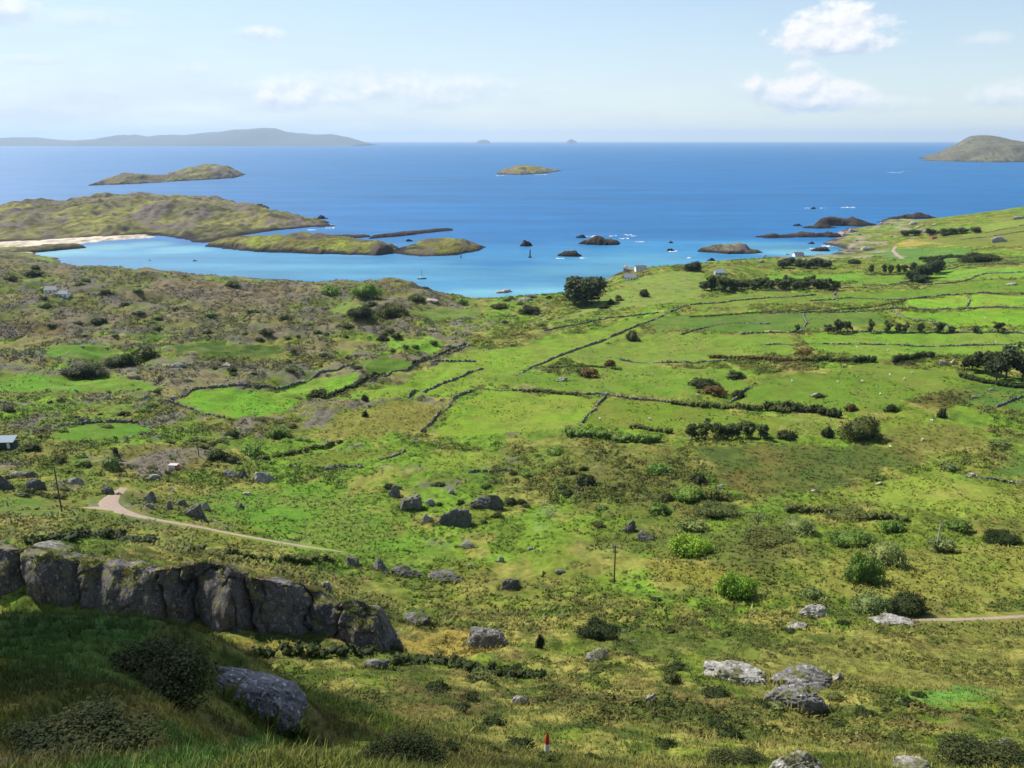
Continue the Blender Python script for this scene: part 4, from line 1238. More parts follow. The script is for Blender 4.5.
GROUPS = [
    ([(0, 262), (130, 280), (300, 292), (420, 296), (400, 335), (200, 340), (0, 340)], 38, (6, 20), ('gorse', 'gorse', 'olive', 'willow'), 'dark scrub bush on the far moor above the left shore', 'scrub on the far moor'),
    ([(0, 392), (160, 392), (160, 420), (300, 420), (330, 440), (240, 470), (60, 470), (0, 440)], 46, (6, 18), ('gorse', 'olive', 'hazel', 'olive'), 'bush in the rough around the two walled left fields', 'bushes around the left fields'),
    ([(210, 340), (370, 330), (470, 330), (380, 370), (260, 385), (180, 372)], 28, (6, 16), ('gorse', 'olive', 'gorse'), 'dark bush in the rough above the diagonal wall', 'bushes above the diagonal wall'),
    ([(470, 300), (640, 282), (640, 300), (560, 330), (480, 330)], 16, (6, 14), ('gorse', 'hazel', 'olive'), 'bush on the slope around the big dark tree', 'bushes around the big tree'),
    ([(460, 465), (680, 462), (680, 525), (520, 540), (470, 500)], 24, (7, 20), ('gorse', 'olive', 'hazel'), 'bush on the rough slope between rock cluster and bog', 'bushes on the central slope'),
    ([(640, 600), (860, 590), (860, 640), (640, 650)], 10, (7, 16), ('gorse', 'olive'), 'low dark bush on the dark green slope above the ribbed outcrop', 'bushes above the ribbed outcrop'),
]
GROUPS.append(([(330, 655), (700, 662), (760, 760), (430, 764), (380, 700)], 24, (12, 36), ('gorse', 'olive', 'gorse'), 'low dark gorse clump on the shaded tussocky slope at the bottom', 'gorse clumps of the near slope'))
GROUPS.append(([(700, 690), (880, 690), (1010, 715), (900, 745), (840, 735)], 14, (12, 30), ('gorse', 'olive', 'willow'), 'low dark gorse clump in the straw coloured grass at the bottom right', 'gorse clumps in the straw grass'))
GROUPS.append(([(380, 486), (520, 474), (530, 520), (480, 535), (400, 520)], 16, (7, 17), ('gorse', 'olive', 'gorse'), 'dark gorse bush growing among the rock cluster', 'bushes among the rock cluster'))
GROUPS.append(([(0, 470), (90, 480), (120, 495), (60, 500), (0, 500)], 12, (7, 16), ('gorse', 'olive'), 'dark bush among the rocks near the left edge', 'bushes among the left rocks'))
for poly, n, (s0, s1), kinds, lb, grp in GROUPS:
    pts = scatter_px(poly, n)
    for px, ry in pts:
        w = random.uniform(s0, s1)
        shrub_at(px, ry, w, w * random.uniform(.26, .46), lb, random.choice(kinds), grp)

# loose stones
STONES = [
    ([(0, 340), (160, 345), (300, 380), (160, 420), (0, 420)], 26, (3, 8), 'pale stone in the rough of the left moor', 'stones of the left moor', 'pale'),
    ([(100, 440), (300, 430), (440, 470), (440, 540), (250, 520), (130, 490)], 26, (2.5, 6), 'pale stone on the slope above the track', 'stones above the track', 'pale'),
    ([(440, 300), (560, 300), (540, 340), (430, 345)], 12, (3, 8), 'pale stone in the scrub near the shore', 'stones near the shore', 'pale'),
    ([(480, 380), (700, 340), (760, 370), (560, 395)], 18, (2, 4.5), 'pale stone lying in the middle pastures', 'stones of the middle pastures', 'pale'),
    ([(480, 560), (660, 600), (640, 680), (500, 680), (460, 610)], 18, (3, 9), 'grey stone on the rough slope below the utility pole', 'stones below the utility pole', 'rock'),
    ([(700, 240), (900, 226), (860, 258), (740, 268)], 16, (5, 12), 'pale rock on the grassy coast by the cove', 'rocks by the cove', 'pale'),
    ([(880, 222), (960, 216), (930, 236), (880, 240)], 12, (5, 14), 'pale rock along the upper right coast', 'rocks along the right coast', 'pink'),
    ([(690, 335), (1020, 335), (1020, 400), (760, 412), (640, 395)], 26, (2, 4.5), 'pale stone lying in the right hand pastures', 'stones of the right pastures', 'pale'),
    ([(700, 285), (1020, 272), (1020, 330), (700, 330)], 22, (2, 4), 'pale stone lying in the upper right strips', 'stones of the upper strips', 'pale'),
    ([(560, 280), (700, 275), (690, 300), (560, 320)], 14, (2, 5), 'pale stone on the slope below the white cottages', 'stones below the cottages', 'pale'),
]
for poly, n, (s0, s1), lb, grp, mat in STONES:
    for px, ry in scatter_px(poly, n):
        w = random.uniform(s0, s1) * .75
        rock_at(px, ry, w, w * random.uniform(.35, .6), lb, mat, grp, name='stone')

# ------------------------------------------------------------------ trees
def tube(P, r0, r1, sides=6):
    P = np.asarray(P, float); n = len(P); V = []
    for i, p in enumerate(P):
        d = P[min(i + 1, n - 1)] - P[max(i - 1, 0)]; d /= np.linalg.norm(d) + 1e-9
        u = np.cross(d, [.3, .9, .2]); u /= np.linalg.norm(u); v = np.cross(d, u)
        r = r0 + (r1 - r0) * i / (n - 1)
        for k in range(sides):
            a = k * 2 * math.pi / sides
            V.append(p + (u * math.cos(a) + v * math.sin(a)) * r)
    Fc = [(i * sides + k, i * sides + (k + 1) % sides, (i + 1) * sides + (k + 1) % sides, (i + 1) * sides + k) for i in range(n - 1) for k in range(sides)]
    return np.array(V), np.array(Fc)


def join(parts):
    V, Fc, o = [], [], 0
    for v, f in parts:
        V.append(v); Fc.append(np.asarray(f) + o); o += len(v)
    return np.concatenate(V), Fc


def tree_meshes(seed, kind):
    """unit tree, height 1"""
    rg = np.random.default_rng(seed)
    parts = [tube([(0, 0, -.04), (.01, .01, .2), (rg.uniform(-.04, .04), 0, .45), (rg.uniform(-.06, .06), .02, .8)], .035, .012)]
    nb = 7 if kind != 'bare' else 16
    tips = []
    for i in range(nb):
        a = i * 2.4 + rg.uniform(-.4, .4); z0 = rg.uniform(.16, .6); L = rg.uniform(.2, .36)
        e = np.array([math.cos(a) * L, math.sin(a) * L, z0 + L * rg.uniform(.5, 1.1)])
        parts.append(tube([(0, 0, z0), e * [.5, .5, 1] + [0, 0, (z0 - e[2]) * .4], e], .016, .004, 5)); tips.append(e)
    tV, tF = join(parts)
    lobes = []
    if kind == 'pine':
        base = alb(82, 94, 56, .66); n = 1300; leaf = .042
        lobes = [(rg.uniform(-.1, .1), rg.uniform(-.1, .1), .62, .3, .3, .3)] + [(e[0], e[1], max(e[2], .3), rg.uniform(.12, .2), rg.uniform(.12, .2), rg.uniform(.1, .17)) for e in tips] + [(rg.uniform(-.14, .14), rg.uniform(-.1, .1), .82, .18, .18, .16)]
    elif kind == 'round':
        base = alb(84, 100, 62, .66); n = 2600; leaf = .045
        lobes = [(0, 0, .5, .46, .42, .42)] + [(e[0] * 1.1, e[1] * 1.1, max(.3, e[2]), .2, .2, .2) for e in tips]
    elif kind == 'bare':
        base = alb(128, 130, 104, FK); n = 160; leaf = .02
        lobes = [(e[0], e[1], e[2], .1, .1, .1) for e in tips]
    else:
        base = alb(98, 114, 62, FK); n = 1500; leaf = .042
        lobes = [(e[0] * .95, e[1] * .95, max(e[2], .26), rg.uniform(.12, .2), rg.uniform(.12, .2), rg.uniform(.1, .17)) for e in tips] + [(0, 0, .72, .22, .22, .22), (rg.uniform(-.15, .15), rg.uniform(-.15, .15), .3, .3, .3, .2)]
    P, N = blob_points(lobes, n, rg, .2, (.45, 1.05))
    V, Fc = leaves(P, N, leaf, rg)
    vr = np.repeat(rg.uniform(.5, 1.5, len(P)), 4)[:, None]
    cm = np_mesh('crown', V, [Fc], np.clip(base * vr, 0, 1)); cm.materials.append(M['leaf'])
    tm = np_mesh('trunk', tV, tF, None, True); tm.materials.append(M['bark'])
    return tm, cm


TREES = {k: [tree_meshes(200 + i * 3 + len(k), k) for i in range(3)] for k in ('pine', 'round', 'leafy', 'bare')}


def tree_at(px, base, w, h, label, kind, group=None, name='tree'):
    p = cast(px, base)[0]; k = depth_of(p) / F
    tm, cm = random.choice(TREES[kind])
    e = bpy.data.objects.new(name, None); COL.objects.link(e); e.empty_display_size = .1
    Hh = h * k * 1.04; W = w * k / .9
    e.location = (p[0], p[1], p[2] - .02 * Hh); e.scale = (W, W, Hh); e.rotation_euler = (0, 0, random.uniform(0, 6.28))
    t = random.uniform(.85, 1.15)
    for nm, me in (('trunk', tm), ('crown', cm)):
        c = bpy.data.objects.new(nm, me); COL.objects.link(c); c.parent = e; c.color = (t, t, t, 1)
    tag(e, label, 'tree', group)
    return e


tree_at(586, 305, 40, 30, 'large dark round tree on the shore slope, biggest of all', 'round')
tree_at(574, 304, 22, 22, 'dark tree leaning out left of the largest one', 'round')
for px, ry, w, h, lb in ((1006, 378, 34, 34, 'tall dark pine at the back right of the pine grove'), (985, 374, 22, 24, 'middle pine of the grove'), (972, 371, 18, 18, 'smaller pine at the left end of the grove'),
                         (996, 381, 22, 26, 'pine at the front of the grove'), (1022, 382, 26, 32, 'pine at the right edge of the picture'), (964, 369, 12, 10, 'low bushy pine closing the left end of the grove')):
    tree_at(px, ry, w, h, lb, 'pine', 'pine grove')
for px in (692, 706, 718, 728, 738, 748, 760):
    tree_at(px, 439, 17, 18 + random.uniform(-2, 2), 'thin leafy tree in the row along the lower pasture edge', 'leafy', 'row of thin trees along the lower pasture edge')
for i in range(22):
    tree_at(706 + i * 6 + random.uniform(-2, 2), 289 + random.uniform(-1, 1.5), 13, 11 + random.uniform(-2, 2), 'tree in the long dark shelter belt below the cove house', 'leafy', 'long shelter belt')
for px, ry, h in ((712, 290, 16), (722, 291, 15), (732, 290, 12)):
    tree_at(px, ry, 16, h, 'taller tree at the left end of the shelter belt', 'leafy', 'taller shelter belt trees')
for px in (871, 883, 890, 897, 904):
    tree_at(px, 273, 7, 9, 'small tree in the row on the wall above the bright field', 'leafy', 'row on the wall above the bright field')
for px, ry, h in ((912, 281, 11), (918, 279, 14), (925, 278, 14), (932, 275, 15), (937, 273, 14), (920, 283, 9)):
    tree_at(px, ry, 14, h, 'dark tree of the copse between the bright upper fields', 'round', 'copse between the upper fields')
for px, w, h, lb in ((797, 6, 9, 'small tree left of the dark trio on the field wall'), (828, 10, 9, 'left tree of the dark trio on the field wall'), (837, 13, 14, 'tallest tree of the dark trio on the field wall'), (847, 11, 12, 'right tree of the dark trio on the field wall'),
                     (871, 8, 13, 'slim tree standing alone on the field wall right of the trio'), (888, 10, 12, 'pale slim tree on the field wall, first of three'), (898, 9, 11, 'pale slim tree on the field wall, second of three'), (906, 8, 10, 'pale slim tree on the field wall, third of three'),
                     (920, 8, 11, 'slim tree before the stony gap in the field wall'), (939, 12, 12, 'grey leafed tree at the stony gap'), (951, 9, 8, 'low tree right of the stony gap'), (975, 8, 8, 'small bare looking tree near the wall end'), (998, 12, 11, 'dark bushy tree at the right end of the field wall')):
    tree_at(px, 333, w, h, lb, 'pine' if 'dark' in lb else 'leafy')
tree_at(757, 534, 20, 28, 'bare grey tree standing at the edge of the bog', 'bare')
tree_at(549, 602, 10, 22, 'thin young tree left below the utility pole', 'bare')
tree_at(117, 462, 6, 16, 'thin dark conifer above the track', 'pine')
for i, px in enumerate((905, 915, 930, 945, 953, 962, 975)):
    tree_at(px, 236 - i * .5, 10, 6, 'dark low tree in the line behind the small yellow field', 'round', 'trees behind the yellow field')
for px, ry in ((800, 267), (808, 268), (817, 266), (790, 265), (825, 268), (783, 268)):
    tree_at(px, ry, 12, 8, 'dark garden tree around the white house by the cove', 'round', 'garden trees of the cove house')

# ------------------------------------------------------------------ walls and hedges
def resample(pl, step):
    p = cast([q[0] for q in pl], [q[1] for q in pl])[:, :2]
    out = []
    for i in range(len(p) - 1):
        L = np.linalg.norm(p[i + 1] - p[i]); n = max(1, int(L / step))
        out += [p[i] + (p[i + 1] - p[i]) * k / n for k in range(n)]
    return np.array(out + [p[-1]])


def stone_wall(pl, label, hh=1.2, ww=.8, seed=0, gap=.2, name='stone_wall'):
    P = resample(pl, .55)
    rg = np.random.default_rng(800 + seed)
    P = P + (np.stack([fbm(P[:, 0] / 9, P[:, 1] / 9, seed, 2), fbm(P[:, 0] / 9, P[:, 1] / 9, seed + 5, 2)], 1) - .5) * 1.6
    T = np.gradient(P, axis=0); T /= np.linalg.norm(T, axis=1, keepdims=True) + 1e-9
    N = np.stack([-T[:, 1], T[:, 0]], 1); n = len(P)
    z = hgt(P[:, 0], P[:, 1])
    hv = hh * (.35 + 1.1 * fbm(P[:, 0] / 6, P[:, 1] / 6, 820 + seed, 4)) * (1 - (rg.random(n) < gap) * .55) * (1 - .8 * sstep(.62, .7, fbm(P[:, 0] / 12, P[:, 1] / 12, 850 + seed, 2))) * rg.uniform(.85, 1.15, n)
    sec = [(-.62, -.4), (-.55, .5), (-.4, .92), (0, 1.05), (.4, .92), (.55, .5), (.62, -.4)]
    V = np.zeros((n, 7, 3))
    for k, (o, h) in enumerate(sec):
        j = rg.normal(size=(n, 3)) * np.array([.13, .13, .17])
        V[:, k, :2] = P + N * (o * ww)[..., None] if np.ndim(o) else P + N * (o * ww)
        V[:, k, 2] = z + hv * h
        V[:, k] += j
    o = link(name, np_mesh(name, V.reshape(-1, 3), [grid_faces(n, 7), np.array([[0, 1, 2, 3], [3, 4, 5, 6]]), np.array([[0, 1, 2, 3], [3, 4, 5, 6]]) + (n - 1) * 7]), M['wall'])
    tag(o, label, 'stone wall')
    return P


WALLS = [
    ([(170, 402), (176, 396), (190, 391), (214, 387), (250, 387)], 'curved stone wall along the top of the oval left field'),
    ([(165, 401), (185, 407), (205, 414), (225, 418)], 'stone wall down the left side of the oval left field'),
    ([(48, 432), (62, 426), (85, 424), (115, 422), (138, 423), (146, 427)], 'stone wall around the top of the small left field'),
    ([(256, 388), (285, 388), (302, 383), (316, 376), (340, 369), (354, 365)], 'winding stone wall above the small pasture left of the diagonal wall'),
    ([(328, 396), (350, 387), (372, 380), (390, 373), (412, 365), (440, 357), (458, 351), (470, 343)], 'long diagonal wall with dark growth, lowest of the diagonals'),
    ([(408, 398), (428, 390), (445, 383), (465, 376), (482, 369)], 'short diagonal wall in the long bright pasture'),
    ([(432, 362), (455, 362), (476, 362)], 'short level wall above the long bright pasture'),
    ([(422, 432), (435, 419), (448, 407), (460, 395), (476, 389), (500, 391), (512, 390)], 'stone wall bending down the left side of the lower pasture'),
    ([(516, 376), (535, 366), (560, 356), (585, 347), (605, 340), (625, 331), (648, 322)], 'long pale stone wall climbing diagonally up the middle'),
    ([(648, 322), (665, 315), (685, 306)], 'upper end of the middle diagonal wall, running beside a lane'),
    ([(545, 331), (575, 325), (600, 320), (640, 315), (668, 313)], 'dark wall across the slope below the big tree'),
    ([(512, 391), (545, 391), (575, 394), (600, 394), (625, 398), (655, 401), (680, 404)], 'level wall between the middle and the lower pastures'),
    ([(580, 426), (588, 416), (598, 405), (607, 395)], 'straight pale wall splitting the two lower pastures'),
    ([(730, 402), (742, 393), (755, 383)], 'short straight wall right of the gorse patches'),
    ([(620, 360), (650, 363), (690, 363), (720, 361), (760, 358)], 'pale broken wall across the middle right fields'),
    ([(682, 335), (695, 330), (715, 325), (735, 323), (770, 324)], 'pale wall above the rushy field at centre right'),
    ([(740, 334), (790, 333), (850, 332), (900, 333), (960, 333), (1030, 334), (1070, 335)], 'long level wall with trees on it at the right'),
    ([(760, 314), (800, 313), (850, 312), (890, 309), (910, 308), (960, 309), (1030, 309), (1070, 309)], 'long level wall above the brightest right field'),
    ([(892, 311), (905, 318), (930, 321), (945, 326), (952, 331)], 'pale tumbled wall curving down to the stony gap'),
    ([(810, 301), (850, 298), (900, 300), (930, 297), (960, 294), (1030, 294), (1070, 294)], 'third long level wall, high on the right'),
    ([(863, 285), (900, 284), (940, 284), (965, 281), (985, 274), (1010, 273), (1070, 271)], 'wall zigzagging behind the upper bright field'),
    ([(900, 283), (920, 279), (935, 271), (960, 266), (1010, 264), (1070, 262)], 'wall right of the dark copse'),
    ([(690, 305), (720, 303), (760, 299), (790, 297), (815, 295)], 'wall below the long shelter belt'),
    ([(980, 414), (992, 409), (1005, 403), (1020, 398), (1050, 390)], 'rough stone bank running to the right edge below the pines'),
    ([(960, 474), (985, 479), (1010, 483), (1050, 488)], 'low stony bank under the small dark green field'),
    ([(380, 460), (388, 458), (400, 454), (405, 451)], 'short stone wall end on the mid left rise'),
    ([(318, 469), (332, 468), (348, 467), (360, 466)], 'broken line of wall stones left of the short wall end'),
    ([(470, 473), (490, 472), (512, 470)], 'dark bit of wall behind the rock cluster'),
    ([(905, 268), (960, 261), (1030, 257), (1070, 255)], 'thin wall above the wall right of the dark copse'),
    ([(756, 291.5), (800, 290), (866, 287.5)], 'thin wall under the shelter belt hedge'),
    ([(838, 301), (834, 296), (837, 289)], 'short cross wall joining two level walls near the shelter belt'),
    ([(966, 308), (970, 301), (968, 295)], 'short cross wall between the second and third level walls at the right'),
    ([(800, 332), (806, 323), (803, 314)], 'cross wall left of the dark trio of trees'),
    ([(760, 345), (830, 344), (910, 346), (1000, 345), (1070, 347)], 'low crumbling wall through the field under the tree lined wall'),
    ([(985, 233), (1010, 228), (1060, 222)], 'wall near the top of the right slope'),
    ([(960, 240), (990, 237), (1030, 231), (1060, 228)], 'wall below the top fields of the right slope'),
]
wall_lines = []
for i, (pl, lb) in enumerate(WALLS):
    wall_lines.append(stone_wall(pl, lb, seed=i, hh=1.25 if i < 24 else 1.0))


def hedge(pl, label, h, w, kind, seed, name='hedge', dens=3.2):
    P = resample(pl, 1.2); rg = np.random.default_rng(seed)
    z = hgt(P[:, 0], P[:, 1]); V, Fc, Cc, o = [], [], [], 0
    base = dict(bright=BRIGHT, gorse=GORSE, olive=OLIVE, rust=RUST, hazel=HAZEL, willow=WILLOW)[kind]
    n = len(P)
    hv = h * (.55 + .9 * fbm(P[:, 0] / 6, P[:, 1] / 6, seed, 3))
    lobes = [(P[i, 0] + rg.normal() * .4, P[i, 1] + rg.normal() * w * .25, z[i] + hv[i] * .45, w * rg.uniform(.5, .8), w * rg.uniform(.4, .7), hv[i] * .55) for i in range(n)]
    pp, nn = blob_points(lobes, int(n * 26 * dens / 3.2), rg)
    v, f = leaves(pp, nn, .22 + .05 * h, rg)
    vr = np.repeat(rg.uniform(.65, 1.35, len(pp)), 4)[:, None]
    D, F3 = ICO[1]; faces = [f]; Vs = [v]; Cs = [np.clip(base * vr, 0, 1)]; off = len(v); tri = []
    for l in lobes:
        q = D * np.array(l[3:]) * .75 + np.array(l[:3]); Vs.append(q); tri.append(F3 + off); off += len(q); Cs.append(np.tile(base * .8, (len(q), 1)))
    me = np_mesh(name, np.concatenate(Vs), [f, np.concatenate(tri)], np.concatenate(Cs))
    ob = link(name, me, M['leaf']); tag(ob, label, 'hedge')


HEDGES = [
    ([(262, 655), (300, 654), (340, 655), (372, 657)], 'low dark gorse strip under the cliff end', 1.5, 1.8, 'gorse'),
    ([(395, 664), (425, 663), (452, 667), (470, 672)], 'low dark gorse strip right of the lichen grey rock', 1.6, 1.8, 'gorse'),
    ([(478, 672), (505, 674), (540, 678)], 'low dark gorse strip on the shade line', 1.2, 1.6, 'gorse'),
    ([(30, 545), (70, 541), (110, 538), (150, 545)], 'heathery dark bank behind the cliff top', 1.8, 2.4, 'gorse'),
    ([(190, 552), (230, 556), (262, 562), (330, 562)], 'dark scrub bank below the track', 1.6, 2.2, 'olive'),
    ([(790, 510), (830, 514), (880, 518), (900, 520)], 'dark scrub strip at the lower edge of the bog', 2.2, 3.0, 'olive'),

    ([(568, 436), (585, 437), (610, 441), (640, 442), (660, 441)], 'thick bright green hedge along the lower pasture', 4.2, 3.2, 'hazel'),
    ([(632, 428), (650, 430), (672, 433)], 'thin brown hedge behind the thick bright green one', 2.0, 2, 'olive'),
    ([(672, 404), (700, 407), (730, 409), (760, 411), (790, 413)], 'dark level hedge at the foot of the right centre field', 2.8, 2.4, 'olive'),
    ([(765, 410), (790, 411), (815, 413), (838, 418)], 'bushy dark hedge left of the broad thicket', 5.0, 3.0, 'gorse'),
    ([(815, 361), (840, 362), (860, 363), (875, 362)], 'dark brown hedge below the wall of trees', 3.6, 3.0, 'gorse'),
    ([(893, 363), (905, 361), (920, 358), (932, 358)], 'dark hedge on the right of the gateway gap', 3.8, 3.0, 'gorse'),
    ([(770, 361), (790, 362), (815, 362)], 'thin rusty hedge left of the dark brown one', 2.2, 2.0, 'rust'),
    ([(710, 358), (740, 359), (768, 360)], 'rust brown gorse hedge at the broken wall', 2.4, 2.4, 'rust'),
    ([(330, 396), (360, 384), (385, 375)], 'dark growth along the lower diagonal wall', 2.2, 1.8, 'gorse'),
    ([(412, 365), (440, 356), (465, 346)], 'dark growth along the upper part of the diagonal wall', 2.2, 1.6, 'gorse'),
    ([(700, 284), (740, 283), (790, 282), (830, 281)], 'low hedge under the shelter belt trees', 2.6, 3.0, 'olive'),
    ([(870, 275), (890, 275), (912, 274)], 'low hedge under the small upper row of trees', 1.6, 1.8, 'olive'),
    ([(962, 378), (985, 383), (1010, 387), (1040, 390)], 'dark undergrowth at the foot of the pines', 2.4, 3.0, 'gorse'),
    ([(260, 460), (290, 455), (320, 448), (340, 443)], 'soft hedge on the upper side of the mid left rise', 1.8, 1.8, 'olive'),
    ([(920, 260), (940, 258), (965, 258)], 'dark hedge piece in the upper right pasture', 3.4, 3.4, 'gorse'),
    ([(820, 312), (850, 309), (880, 306), (905, 301)], 'dark scrubby hedge between the two upper level walls', 1.3, 1.6, 'olive'),
    ([(525, 392), (540, 392), (560, 394), (580, 395)], 'brown growth along the level wall of the lower pasture', 1.6, 1.8, 'olive'),
    ([(690, 317), (730, 315), (770, 312), (820, 309)], 'dark rushy strip at centre right', 1.1, 1.8, 'olive'),
    ([(550, 368), (580, 366), (620, 370)], 'thin growth below the middle diagonal wall', 1.2, 2.0, 'olive'),
]
for i, (pl, lb, h, w, kd) in enumerate(HEDGES):
    hedge(pl, lb, h, w, kd, 1300 + i)

# ------------------------------------------------------------------ ground vegetation (nobody could count it)
def tufts(name, x, y, size, nb, wid, label, seed, bright=(.75, 1.35), lean=.5, cat='grass', flatten=1.0, tint=None, zz=None):
    rg = np.random.default_rng(seed)
    n = len(x); z = hgt(x, y) if zz is None else zz; c0 = cov(x, y)
    if tint is not None: c0 = c0 * np.asarray(tint)
    nbl = n * nb
    k = np.repeat(np.arange(n), nb)
    a = rg.uniform(0, 2 * math.pi, nbl); sz = (size[k] if np.ndim(size) else size) * rg.uniform(.55, 1.2, nbl)
    r = sz * rg.uniform(0, .45, nbl)
    bx = x[k] + np.cos(a) * r; by = y[k] + np.sin(a) * r; bz = z[k] - .05 * sz
    le = rg.uniform(.1, lean, nbl) * sz; hh = sz * rg.uniform(.6, 1.0, nbl) * flatten
    b2 = a + rg.normal(size=nbl) * .6
    tx, ty = bx + np.cos(b2) * le, by + np.sin(b2) * le
    ph = rg.uniform(0, math.pi, nbl); ww = wid * sz * rg.uniform(.7, 1.3, nbl)
    ux, uy = np.cos(ph) * ww, np.sin(ph) * ww
    mx, my, mz = bx + (tx - bx) * .35, by + (ty - by) * .35, bz + hh * .6
    V = np.stack([np.stack([bx - ux, by - uy, bz], 1), np.stack([bx + ux, by + uy, bz], 1),
                  np.stack([mx + ux * .8, my + uy * .8, mz], 1), np.stack([mx - ux * .8, my - uy * .8, mz], 1),
                  np.stack([tx, ty, bz + hh], 1)], 1).reshape(-1, 3)
    i = np.arange(nbl) * 5
    q = np.stack([i, i + 1, i + 2, i + 3], 1); t = np.stack([i + 3, i + 2, i + 4], 1)
    per = rg.uniform(*bright, n)[k]; pb = rg.uniform(.8, 1.2, nbl)
    hue = rg.uniform(-1, 1, n)[k][:, None] * np.array([[.16, 0, -.06]])
    cc = np.clip(c0[k] * (per * pb)[:, None] * (1 + hue), 0, 1)
    me = np_mesh(name, V, [q, t], np.repeat(cc, 5, axis=0))
    o = link(name, me, M['grass']); tag(o, label, cat, kind='stuff')


MK = cast(547, 757)[0]


def sample_as(n, y0, y1, amax, rg, minrough=0.0):
    s = rg.uniform(math.log(y0 + Y0), math.log(y1 + Y0), n); a = rg.uniform(-amax, amax, n)
    y = np.exp(s) - Y0; x = a * np.exp(s)
    if minrough > 0:
        ok = roughat(x, y) > minrough; x, y = x[ok], y[ok]
    ok = bil(flat, *to_as(x, y), ag, sg) < .3; x, y = x[ok], y[ok]
    ok = (hgt(x, y) > 2.5) & ~((np.hypot(x - MK[0], y - MK[1]) < .7) | ((np.abs(x - MK[0]) < .6) & (y < MK[1]) & (y > MK[1] - 3.5)))
    return x[ok], y[ok]


rg = np.random.default_rng(3)
x, y = sample_as(60000, 4, 46, .62, rg)
x2, y2 = sample_as(34000, 6, 18, .6, rg)
x, y = np.concatenate([x, x2]), np.concatenate([y, y2])
tufts('grass', x, y, rg.uniform(.12, .34, len(x)) * (.5 + np.minimum(y, 46) / 46), 10, .03, 'long green grass on the shaded foreground slope', 31, bright=(.8, 1.7), lean=.8)
x, y = sample_as(52000, 34, 150, .74, rg)
tufts('tussock_grass', x, y, rg.uniform(.3, .8, len(x)) * (.7 + y / 240), 9, .06, 'tussocky moor grass over the near slopes', 32, bright=(1.0, 1.6), lean=.8, flatten=.5)
x, y = sample_as(40000, 130, 420, .72, rg, .3)
m = fbm(x / 14, y / 20, 77, 3) > .38; x, y = x[m], y[m]
tufts('rough_grass', x, y, rg.uniform(.8, 1.8, len(x)), 6, .16, 'rough grass and rushes over the middle slopes', 33, bright=(1.0, 1.45), lean=.75, flatten=.42)


def scrub(name, x, y, size, label, seed, cols, per=26):
    rg = np.random.default_rng(seed); n = len(x); z = hgt(x, y)
    d = rg.normal(size=(n * per, 3)); d[:, 2] = np.abs(d[:, 2]); d /= np.linalg.norm(d, axis=1, keepdims=True)
    k = np.repeat(np.arange(n), per); s = size[k]
    P = np.stack([x[k], y[k], z[k] - .1 * s], 1) + d * np.stack([s * .6, s * .6, s * .5], 1) * rg.uniform(.7, 1.05, (n * per, 1))
    V, f = leaves(P, d, s * .15, rg)
    ci = np.asarray(cols)[rg.integers(0, len(cols), n)] * rg.uniform(.75, 1.3, (n, 1)) * .42 + .78 * cov(x, y)
    cc = np.repeat(np.clip(ci[k] * rg.uniform(.75, 1.25, (n * per, 1)), 0, 1), 4, axis=0)
    o = link(name, np_mesh(name, V, [f], cc), M['leaf']); tag(o, label, 'scrub', kind='stuff')


x, y = sample_as(26000, 55, 260, .72, rg, .75)
m = fbm(x / 9, y / 13, 171, 3) > .55; x, y = x[m], y[m]
scrub('heather', x, y, rg.uniform(.4, 1.2, len(x)) ** 1.3, 'low dark heather and gorse spread over the near slopes', 34, [GORSE, OLIVE, GORSE * .8, alb(104, 88, 60, .6)], 30)
x, y = sample_as(40000, 240, 900, .72, rg, .75)
m = fbm(x / 18, y / 28, 173, 4) > .5 - .05 * sstep(0, -150, x); x, y = x[m], y[m]
scrub('scrub', x, y, rg.uniform(.9, 3.2, len(x)), 'dark low scrub covering the unfarmed ground', 35, [GORSE, OLIVE, GORSE, OLIVE * .8], 18)
x, y = sample_as(42000, 250, 1100, .72, rg)
m = (roughat(x, y) < .5) & (fbm(x / 16, y / 24, 191, 4) > .5); x, y = x[m], y[m]
tufts('rushes', x, y, rg.uniform(.5, 1.3, len(x)), 5, .2, 'dark tufts of rushes dotted through the pastures', 39, lean=.5, flatten=.55, tint=(.72, .8, .9), bright=(.7, 1.2))
x, y = sample_as(40000, 430, 1000, .72, rg, .6)
m = (fbm(x / 26, y / 34, 179, 4) > .47); x, y = x[m], y[m]
scrub('moor_growth', x, y, rg.uniform(1.2, 3.8, len(x)), 'dark heather and gorse over the far moor', 38, [GORSE, OLIVE, GORSE * .85, alb(120, 104, 66, .6)], 14)
cg = CLIFF_GREEN[0]
tufts('ledge_grass', cg[:, 0], cg[:, 1], rg.uniform(.3, .75, len(cg)), 9, .07, 'grass growing on the ledges and foot of the cliff', 41, lean=.8, flatten=.7, zz=cg[:, 2], bright=(.9, 1.5))
rf = np.array(ROCK_FEET); kk = np.repeat(np.arange(len(rf)), 22); aa = rg.uniform(math.pi * .95, math.pi * 2.05, len(kk)); q = rg.uniform(.88, 1.25, len(kk))
fx, fy = rf[kk, 0] + np.cos(aa) * rf[kk, 2] * q, rf[kk, 1] + np.sin(aa) * rf[kk, 3] * q
tufts('rock_foot_grass', fx, fy, np.clip(rf[kk, 2] * .38, .25, 1.2), 9, .08, 'grass growing up around the boulders', 42, lean=.7, flatten=.8, bright=(.9, 1.5))
# growth along the feet of the walls
wp = np.concatenate(wall_lines); wp = wp[rg.random(len(wp)) < .35]
wp = wp + rg.normal(size=wp.shape) * 1.0
scrub('wall_growth', wp[:, 0], wp[:, 1], rg.uniform(.7, 1.9, len(wp)), 'weeds and brambles growing along the field walls', 36, [GORSE, OLIVE, OLIVE], 14)

